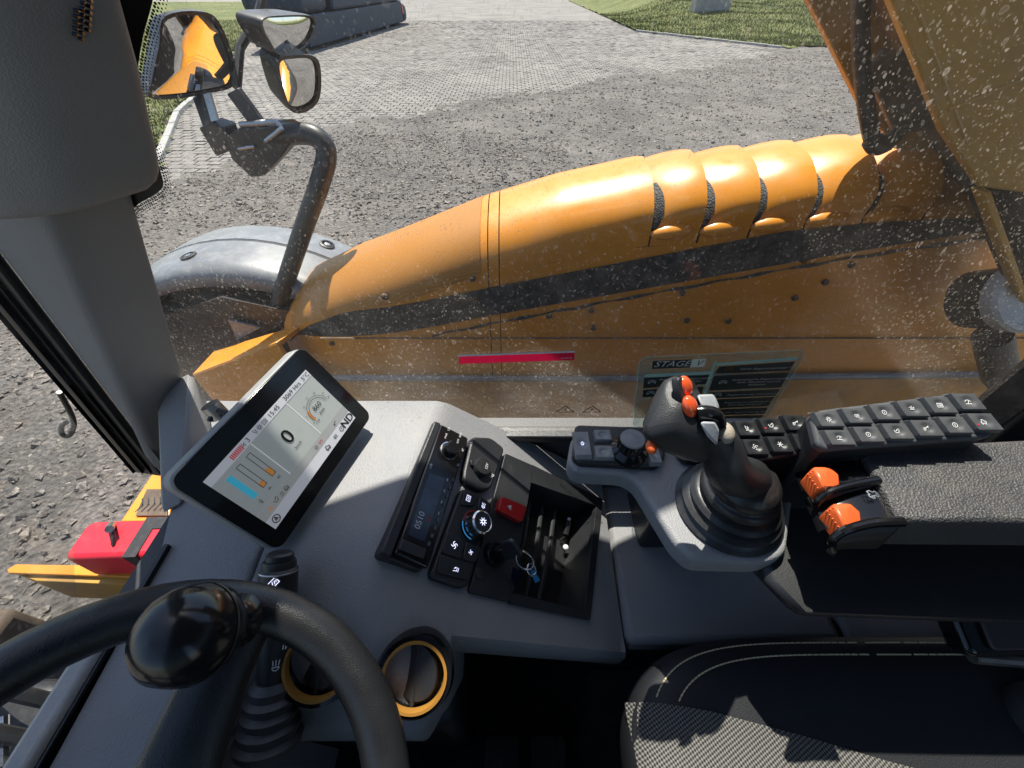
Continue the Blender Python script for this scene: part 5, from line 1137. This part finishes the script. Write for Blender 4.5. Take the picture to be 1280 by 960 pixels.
# left pad with rotary knob
f1 = Frame(R(.13, .33, ZP + .0005), (1, 0, 0), (0, 1, 0))
k1 = thing('rotary_keypad', 'grey keypad with a black rotary knob at the left end of the console', 'keypad', R(.13, .33, ZP))
px_poly(f1, [(718, 536), (830, 540), (829, 578), (820, 588), (722, 583), (714, 575)], -.004, .010, .008, 5).build('base', KEYD, k1, bevel=.003)
f1u = f1.up(.0095)
LK = mat('key_light', (.20, .205, .21), .45, vary=(30, .1), dust=(DUST, 60, .45, .8, .2))
a, b = f1u.pix(727.5, 557); key(f1u, a, b, .0115, .0225, LK, k1, r=.008); icon('arrow', f1u, a, b, .004, .0052, LITW, k1)
a, b = f1u.pix(753, 546.5); key(f1u, a, b, .0125, .0098, LK, k1); icon('ring', f1u, a, b, .0035, .005, WHITE, k1)
a, b = f1u.pix(754.5, 567.5); key(f1u, a, b, .0135, .0108, LK, k1); icon('bucket', f1u, a, b, .0035, .005, WHITE, k1)
a, b = f1u.pix(817, 572); key(f1u, a, b, .0085, .0135, LK, k1); icon('lamp', f1u, a, b, .0035, .005, WHITE, k1)
a, b = f1u.pix(785.5, 565); kb_ = MB().lathe(f1u, [(.024, -.002), (.0235, .005), (.0185, .009), (.0165, .011), (.0165, .026), (.0145, .0295), (.0, .0305)], 40, a, b).build('rotary_knob', GLOSS, k1)
for k in range(16):
    t = 2 * math.pi * k / 16; f = Frame(f1u.p(a + .0164 * math.cos(t), b + .0164 * math.sin(t), .018), f1u.u * math.cos(t) + f1u.v * math.sin(t), n=(0, 0, 1)); MB().box(f, -.001, .001, -.0014, .0014, -.006, .007).build('grip_rib', KEYD, kb_, smooth=0)
MB().lathe(f1u, [(.0158, .0275), (.0148, .0298), (0, .0311)], 36, a, b).build('knob_top', LK, kb_)
# small dark six-key pad and long twelve-key pad on a raised plinth
NK = Vector((-.02, -.36, .93)).normalized()
def pad(name, label, base, centres, dist, refpix, m, mb_, icons, group=None, led=()):
    f = Frame(at_d(*refpix, dist), (1, 0, 0), n=NK); t = thing(name, label, 'keypad', f.p(0, 0, -.02))
    px_poly(f, base, -.012, .0, .012, 5).build('base', mb_, t, bevel=.003)
    # plinth down to the deck
    P = [f.pix(*q) for q in base]; pts = [f.p(x * .97, y * .97, -.011) for x, y in P]; bt = [Vector((p.x, p.y, zz(ZP) - .02)) for p in pts]
    mb = MB(); n = len(pts); mb.add(pts + bt, [(i, (i + 1) % n, n + (i + 1) % n, n + i) for i in range(n)]); mb.build('plinth', DARK, con, smooth=30)
    fu = f.up(-.0005); nc = len(centres[0])
    for r_, row in enumerate(centres):
        for i, q in enumerate(row):
            c = fu.pix(*q); o_ = row[i + 1] if i + 1 < nc else row[i - 1]; c2 = fu.pix(*o_); up = fu.pix(*centres[1 - r_][i])
            ha = abs(c2[0] - c[0]) / 2 - .0007; hb = abs(up[1] - c[1]) / 2 - .0007; sh = (fu.pix(*centres[0][i])[0] - fu.pix(*centres[1][i])[0]) / max(1e-6, (fu.pix(*centres[0][i])[1] - fu.pix(*centres[1][i])[1]))
            k = key(fu, c[0], c[1], ha, hb, m, t, shear=sh, dim=.0022); icon(icons[(i + r_ * nc) % len(icons)], fu, c[0], c[1], min(ha, hb) * .34, .0047, WHITE, k, 0, .2)
            if (r_, i) in led: MB().lathe(fu, [(.0011, .0055), (.0009, .0066), (0, .0068)], 10, c[0] - ha * .6, c[1] - hb * .35).build('indicator_light', UIR, k)
    return t
def row(a, b, n): return [(lerp(a[0], b[0], k / (n - 1)), lerp(a[1], b[1], k / (n - 1))) for k in range(n)]
pad('six_key_pad', 'dark six-key rubber keypad behind the joystick', [(912, 528), (1000, 518), (1010, 528), (1020, 552), (1014, 567), (936, 579), (922, 566)], [row((931, 537), (991, 530), 3), row((941, 560), (1003, 553.5), 3)], .455, (967, 546), KEYD, KEYD, ['seat', 'bucket', 'boom', 'fan', 'snow', 'screen'], led=((0, 1),))
pad('twelve_key_pad', 'grey twelve-key rubber keypad in two slanted rows beside the armrest', [(1013, 520), (1026, 512), (1198, 491), (1216, 496), (1248, 534), (1240, 547), (1032, 563), (1022, 556)], [row((1032, 526), (1204, 504), 6), row((1045, 548.5), (1224, 529), 6)], .425, (1130, 527), KEYM, KEYM, ['sun', 'lamp', 'ring', 'beacon', 'screen', 'wiper', 'wiper', 'ring', 'bucket', 'boom', 'ring', 'machine'], led=((1, 5),))
px_poly(fP, [(838, 560), (905, 556), (905, 584), (850, 582)], 0, .012, .01, 5).build('blank_pad', KEYD, con, bevel=.003)

# --- joystick
bc = at_z(909, 634, zz(ZP)); jx = thing('joystick', 'black joystick with orange buttons and grey rollers on a ribbed rubber boot', 'joystick', bc)
fj = Frame(bc + Vector((0, 0, .0005)), (1, 0, 0), n=Vector((-.30, .02, .95)))
fb0 = Frame(bc + Vector((0, 0, .0005)), (1, 0, 0), n=Vector((-.08, .0, 1)))
def ringp(r, h, k): 
    s = h / .075; f = Frame(bc + Vector((0, 0, .0005)), (1, 0, 0), n=Vector((-.38 * s, .02 * s, 1))); return f, r, h
prof = [(.0655, 0), (.0665, .005), (.061, .010), (.058, .014), (.061, .020), (.055, .025), (.050, .028), (.0545, .035), (.049, .041), (.0425, .044), (.047, .053), (.0445, .060), (.040, .064), (.0395, .078), (.034, .088), (.026, .094), (.021, .096)]
rows = []; prof = [(a * .93, b * .74) for a, b in prof]
for i in range(len(prof) - 1):
    for sub_ in range(3):
        t = sub_ / 3; r_ = lerp(prof[i][0], prof[i + 1][0], t); h = lerp(prof[i][1], prof[i + 1][1], t); f, r_, h = ringp(r_, h, 0); rows.append([f.p(r_ * math.cos(2 * math.pi * k / 40), r_ * math.sin(2 * math.pi * k / 40), h) for k in range(40)])
MB().grid(rows, True).build('boot', RUBBER, jx, smooth=60)
top = ringp(.02, .066, 0)[0].p(0, 0, .063)
stem = smooth_path([top, at_d(912, 590, .405), at_d(901, 560, .392), at_d(888, 540, .385)], 5)
MB().tube(stem, [lerp(.023, .0175, i / (len(stem) - 1)) for i in range(len(stem))], 20).build('stem', DARK, jx)
H_ = [(832, 473, .378), (845, 467, .392), (862, 473, .385), (874, 490, .376), (815, 500, .376), (801, 530, .374), (803, 547, .372), (818, 561, .376), (822, 486, .405), (808, 530, .40), (832, 556, .405), (896, 519, .376), (905, 540, .378), (910, 562, .386), (858, 576, .384), (884, 581, .388), (845, 571, .398), (884, 515, .41), (898, 560, .41), (850, 538, .357), (874, 548, .360), (848, 506, .360), (868, 505, .365), (826, 540, .362)]
MB().hull([at_d(*h) for h in H_]).build('grip', DARK, jx, bevel=.007, seg=4)
fn = Vector((.62, -.45, .55)).normalized()
def blob(px, py, d, ru, rv, rn, m, name, ang=0.0, parent=jx, nn=fn):
    c = at_d(px, py, d); f = Frame(c, Vector((0, 0, 1)).cross(nn), n=nn).at(0, 0, ang); return MB().ball(c, (ru, rv, rn), f).build(name, m, parent)
pl2 = at_d(860, 496, .371); ffp = Frame(pl2, Vector((0, 0, 1)).cross(fn), n=fn)
px_poly(ffp, [(846, 470), (864, 474), (874, 490), (877, 512), (868, 524), (856, 512), (848, 490)], -.006, .0015, .006, 4).build('face_plate', DARK, jx, bevel=.0015)
blob(856.5, 483, .369, .0085, .0105, .0058, BTN, 'button'); blob(862.5, 508, .362, .0085, .0110, .0060, BTN, 'button')
MB().hull([at_d(*q) for q in ((870, 493, .366), (893, 492, .374), (901, 510, .372), (894, 519, .366), (878, 513, .360), (876, 495, .392), (893, 505, .396))]).build('roller', GREYR, jx, bevel=.003)
MB().tube(smooth_path([at_d(872, 516, .362), at_d(884, 516, .360), at_d(894, 520, .364), at_d(898, 530, .37)], 5), .007, 12).build('finger_rest', GLOSS, jx)
MB().hull([at_d(*q) for q in ((872, 525, .350), (895, 526, .354), (900, 536, .358), (897, 560, .362), (883, 546, .354), (890, 540, .385))]).build('roller', GREYR, jx, bevel=.003)
WORN = mat('worn_rubber', (.32, .28, .22), .7, vary=(80, .3), bump=(300, .3)); MB().ball(at_d(906, 541, .374), (.008, .011, .009)).build('worn_tip', WORN, jx)
MB().ball(at_d(814, 559, .378), (.005, .007, .006)).build('trigger', ORANGE, jx)

# ================================================================== armrest with two lever bays
ZA = -.36
arm = thing('armrest', 'long grained dark armrest with two lever bays at its front end', 'armrest', R(.55, .2, -.44))
fA = Frame(R(.4, .2, ZA), (1, 0, 0), (0, 1, 0))
A0 = at_z(1075, 558, zz(ZA)); A1 = at_z(1127, 651, zz(ZA))
MB().prism([A0, A1, R(.95, .174, ZA), R(.95, .297, ZA)], Vector((0, 0, -.055))).build('cushion', ARMM, arm, bevel=.006, seg=4)
def fin(pxs, th, name='fin'):
    """curved cheek beside a lever bay"""
    (x0, y0), (x1, y1) = pxs; a = at_z(x0, y0, zz(ZA)); b = at_z(x1, y1, zz(ZA)); l = (b - a).length; f = Frame(a, b - a, (0, 0, 1)); pts = []
    for k in range(13):
        t = k / 12; pts.append((l * (.5 * (1 - math.cos(t * math.pi)) if 0 else t) , 0))
    out = [f.p(0, .0015)] ; n = 14
    for k in range(n + 1):
        t = math.pi / 2 * k / n; out.append(f.p(l * math.sin(t) , -.028 + .0295 * math.cos(t)))
    out += [f.p(l * .8, -.05), f.p(0, -.055)]
    return MB().prism(out, f.n * th).build(name, GLOSS, arm, bevel=.0015, smooth=40)
def cheek(pix, drop, r, base):
    path = smooth_path([at_z(px, py, zz(ZA) - dz) for (px, py), dz in zip(pix, drop)], 6)
    MB().tube(path, [lerp(r, r * .7, i / (len(path) - 1)) for i in range(len(path))], 10).build('cheek_rim', GLOSS, arm)
    top_ = [p + Vector((0, -.001, -.001)) for p in path]; bt = [Vector((p.x + .005, p.y - .003, lerp(zz(ZA) - .05, p.z - .008, (i / (len(path) - 1)) ** 2))) for i, p in enumerate(path)]
    mb = MB(); n = len(path); mb.add(top_ + bt, [(i, i + 1, n + i + 1, n + i) for i in range(n - 1)]); o = mb.build('cheek', DARK, arm); s_ = o.modifiers.new('t', 'SOLIDIFY'); s_.thickness = .003; s_.offset = 0
DR = (0.0, .001, .006, .016, .03)
cheek([(1082, 558), (1042, 559), (1018, 566), (1004, 577), (1002, 590)], DR, .0045, 0)
cheek([(1098, 600), (1066, 606), (1036, 615), (1022, 627), (1020, 640)], DR, .0042, 0)
cheek([(1128, 652), (1090, 654), (1057, 663), (1041, 675), (1041, 688)], DR, .005, 0)
for (o, m_, nose_, lv) in (((1077, 562), (1097, 598), (1020, 600), (1031, 599)), ((1100, 606), (1125, 648), (1042, 650), (1058, 646))):
    a = at_z(*o, zz(ZA) - .004); b = at_z(*m_, zz(ZA) - .004); w = b - a; l = .062; rows = []
    for k in range(9):
        t = math.pi / 2 * k / 8; rows.append([a + Vector((-l * math.sin(t), -.0, -.03 + .026 * math.cos(t))), b + Vector((-l * math.sin(t), 0, -.03 + .026 * math.cos(t)))])
    bay = MB().grid(rows).build('lever_bay', GLOSS, arm)
    mid = (a + b) / 2; mk = MB(); f = Frame(mid + Vector((-.012, .004, .0008)), (1, 0, .1), (0, 1, 0))
    icon('ring' if o[0] < 1100 else 'machine', f, 0, .004, .006, 0, STEEL, arm, .3)
for (px, py, lab) in ((1033, 598, 'orange rocker lever in the bay nearer the keypad'), (1059, 645, 'orange rocker lever in the bay on the seat side')):
    c = at_d(px, py, .417 if px < 1050 else .395); lv = thing('rocker_lever', lab, 'lever', c - Vector((0, 0, .015)), 'orange rocker levers in the armrest')
    f = Frame(c, (1, .12, .0), (-.12, 1, 0)); s = .86
    pts = [f.p(-.016 * s, -.012 * s, -.004), f.p(-.016 * s, .010 * s, -.004), f.p(-.010 * s, .014 * s, .004), f.p(.010 * s, .012 * s, .004), f.p(.017 * s, .002 * s, .001), f.p(.012 * s, -.010 * s, -.002), f.p(-.010 * s, -.015 * s, -.004), f.p(-.014 * s, 0, .006), f.p(.002, .006, .007), f.p(-.012, -.010, .003)]
    pts += [p + Vector((0, 0, -.016)) for p in pts[:7]]
    MB().hull(pts).build('paddle', ORANGE, lv, bevel=.0016, seg=3)
    for k in range(5):
        for j in range(3): MB().ball(f.p(-.0138 + j * .0017, -.008 + k * .004, -.0025 + j * .0028), .0009, seg=6, rings=4).build('grip_stud', ORANGE, lv)

# light floor console behind the armrest
MB().prism([R(.505, .15, -.70), R(1.2, .13, -.70), R(1.2, .42, -.70), R(.505, .42, -.70)], Vector((0, 0, -.03))).build('rear_console', TRIM, label='grey grained rear side console lit by the sun beside the seat', cat='console', bevel=.008)
MB().prism([R(.35, .19, -.71), R(.52, .19, -.71), R(.52, .22, -.77), R(.35, .22, -.77)], Vector((0, -.05, 0))).build('support_bracket', GLOSS, label='black support bracket under the armrest console', cat='bracket', bevel=.008)

# ================================================================== seat
ZS = -.66
def weave():
    m = bpy.data.materials.new('woven_seat'); t, p = nodes(m); N = t.nodes.new; L = t.links.new
    g = N('ShaderNodeNewGeometry'); mp = N('ShaderNodeMapping'); mp.inputs['Rotation'].default_value = (0, 0, math.radians(-28)); L(g.outputs['Position'], mp.inputs['Vector'])
    w = N('ShaderNodeTexWave'); w.wave_type = 'BANDS'; w.bands_direction = 'Y'; w.inputs['Scale'].default_value = 78; w.inputs['Distortion'].default_value = .6; w.inputs['Detail'].default_value = 1; L(mp.outputs[0], w.inputs['Vector'])
    w2 = N('ShaderNodeTexWave'); w2.wave_type = 'BANDS'; w2.bands_direction = 'X'; w2.inputs['Scale'].default_value = 95; w2.inputs['Distortion'].default_value = 2.5; L(mp.outputs[0], w2.inputs['Vector'])
    mu = N('ShaderNodeMath'); mu.operation = 'MULTIPLY_ADD'; mu.inputs[1].default_value = .5; L(w2.outputs['Fac'], mu.inputs[0]); m2 = N('ShaderNodeMath'); m2.operation = 'MULTIPLY'; m2.inputs[1].default_value = .5; L(w.outputs['Fac'], m2.inputs[0]); L(m2.outputs[0], mu.inputs[2])
    cr = N('ShaderNodeValToRGB'); cr.color_ramp.elements[0].position = .25; cr.color_ramp.elements[1].position = .8; cr.color_ramp.elements[0].color = (.018, .018, .018, 1); cr.color_ramp.elements[1].color = (.22, .21, .19, 1); L(mu.outputs[0], cr.inputs[0]); L(cr.outputs[0], p.inputs['Base Color'])
    p.inputs['Roughness'].default_value = .9; bp = N('ShaderNodeBump'); bp.inputs['Strength'].default_value = .7; bp.inputs['Distance'].default_value = .0015; L(mu.outputs[0], bp.inputs['Height']); L(bp.outputs[0], p.inputs['Normal']); return m
WEAVE = weave(); SKIN = mat('seat_skin', (.014, .015, .018), .55, vary=(7, .2), grain=(700, .25)); THREAD = mat('seat_thread', (.70, .60, .36), .7)
seat = thing('driver_seat', 'black driver seat cushion with woven centre and pale double stitching', 'seat', R(.45, -.1, -.9))
def seat_edge(t):   # closed rounded outline, t in 0..1
    cx, cy, ax_, ay = .52, -.10, .375, .262; a = 2 * math.pi * t; c, s = math.cos(a), math.sin(a); e = .42
    x = cx + ax_ * math.copysign(abs(c) ** e, c); y = cy + ay * math.copysign(abs(s) ** e, s)
    return x, y
def seat_z(x, y): return ZS - .018 * max(0, 1 - ((x - .55) / .4) ** 2) * max(0, 1 - ((y + .1) / .22) ** 2) + .012 * sstep(.02, .12, y) 
NSG = 96; rows = []
for (s, dz) in ((.0, 0), (.25, 0), (.5, 0), (.66, 0), (.78, 0), (.86, -.002), (.92, -.007), (.965, -.016), (.99, -.03), (1.0, -.05), (1.0, -.10), (.97, -.125)):
    r_ = []
    for k in range(NSG):
        x, y = seat_edge(k / NSG); x = .52 + (x - .52) * s; y = -.10 + (y + .10) * s; r_.append(R(x, y, seat_z(x, y) + dz))
    rows.append(r_)
MB().grid(rows, True).build('cushion', SKIN, seat, smooth=70)
# woven centre panel laid just above the cushion skin, left and near part
def wv_lim(x): return interp([(.14, .088), (.25, .072), (.36, .049), (.45, .027), (.60, -.005)], x)
rows = []
for i in range(60):
    x = lerp(.1535, .80, i / 59); r_ = []
    lim = wv_lim(x)
    for j in range(24):
        y = lerp(-.30, lim, j / 23)
        # height of the rounded cushion at this point
        ex = abs(x - .52) / .375; ey = abs(y + .10) / .262; e = (ex ** (2 / .42) + ey ** (2 / .42)) ** (.42 / 2); dz = interp([(0, 0), (.78, 0), (.86, -.002), (.92, -.007), (.965, -.016), (.99, -.03), (1.0, -.05)], e)
        r_.append(R(x, y, seat_z(x, y) + dz + .0022))
    rows.append(r_)
MB().grid(rows).build('woven_panel', WEAVE, seat, smooth=70)
# double row of stitches
def stitch_line(s, n):
    mb = MB(); out = []
    for k in range(400):
        t = lerp(.10, .515, k / 399); x, y = seat_edge(t); x = .52 + (x - .52) * s; y = -.10 + (y + .10) * s
        if y < wv_lim(x) + .002 or x > .66: continue
        ex = abs(x - .52) / .375; ey = abs(y + .10) / .262; e = (ex ** (2 / .42) + ey ** (2 / .42)) ** (.42 / 2); dz = interp([(0, 0), (.78, 0), (.86, -.002), (.92, -.007), (.965, -.016), (.99, -.03), (1.0, -.05)], e)
        out.append(R(x, y, seat_z(x, y) + dz + .0012))
    acc = 0; seg = [out[0]]
    for a, b in zip(out, out[1:]):
        acc += (b - a).length; seg.append(b)
        if acc > .0052:
            if len(seg) > 1: mb.tube([seg[0], (seg[0] + seg[-1]) / 2 + Vector((0, 0, .0006)), lerp(seg[0], seg[-1], .8)], .0010, 5)
            acc = 0; seg = [b]
    mb.build('stitching', THREAD, seat, kind='stuff')
stitch_line(.945, 60); stitch_line(.885, 60)
MB().hull([R(.62, .10, -.64), R(.95, .13, -.58), R(.95, -.4, -.58), R(.80, -.4, -.64), R(.80, .10, -.80), R(.95, .1, -.8), R(.95, -.4, -.8), R(.62, .06, -.75), R(.95, .02, -.40), R(.97, -.4, -.40)]).build('backrest_base', SKIN, seat, bevel=.03, seg=4)
MB().box(fw, .25, .85, -.33, .12, zz(-.98), zz(-.79)).build('suspension_base', DARK, seat, bevel=.02)
# belt buckle beside the seat
bc_ = at_d(1262, 790, .50); bk = thing('belt_buckle', 'black seat belt buckle with a brown-grey pad beside the seat', 'buckle', bc_ - Vector((0, 0, .05)))
f = Frame(bc_, (1, .02, .0), n=Vector((-.1, -.35, .9))); MB().rbox(f, -.06, .12, -.026, .026, -.03, 0, .012).build('body', GLOSS, bk, bevel=.006); MB().rbox(f, -.035, .12, -.018, .02, .0005, .006, .006).build('pad', mat('buckle_pad', (.06, .048, .05), .5), bk, bevel=.002)
MB().tube([f.p(-.03, -.03, -.03), f.p(.12, -.045, -.03)], .008, 10).build('stalk', STEEL, bk)
# pedals in the dark footwell
for (x, lab) in ((-.02, 'dark ribbed brake pedal deep in the footwell'), (.07, 'dark accelerator pedal on the footwell floor')):
    t = thing('pedal', lab, 'pedal', R(x, .02, -1.16)); f = Frame(R(x, .03, -1.06), (1, 0, 0), n=(.5, 0, .8)); MB().rbox(f, -.035, .035, -.05, .05, -.008, 0, .01).build('pad', RUBBER, t, bevel=.002)
    for k in range(5): MB().box(f, -.03 + k * .013, -.024 + k * .013, -.045, .045, 0, .004).build('rib', RUBBER, t, smooth=0)
    MB().tube([f.p(0, 0, -.008), R(x, .03, -1.158)], .01, 8).build('arm', BLACKM, t)
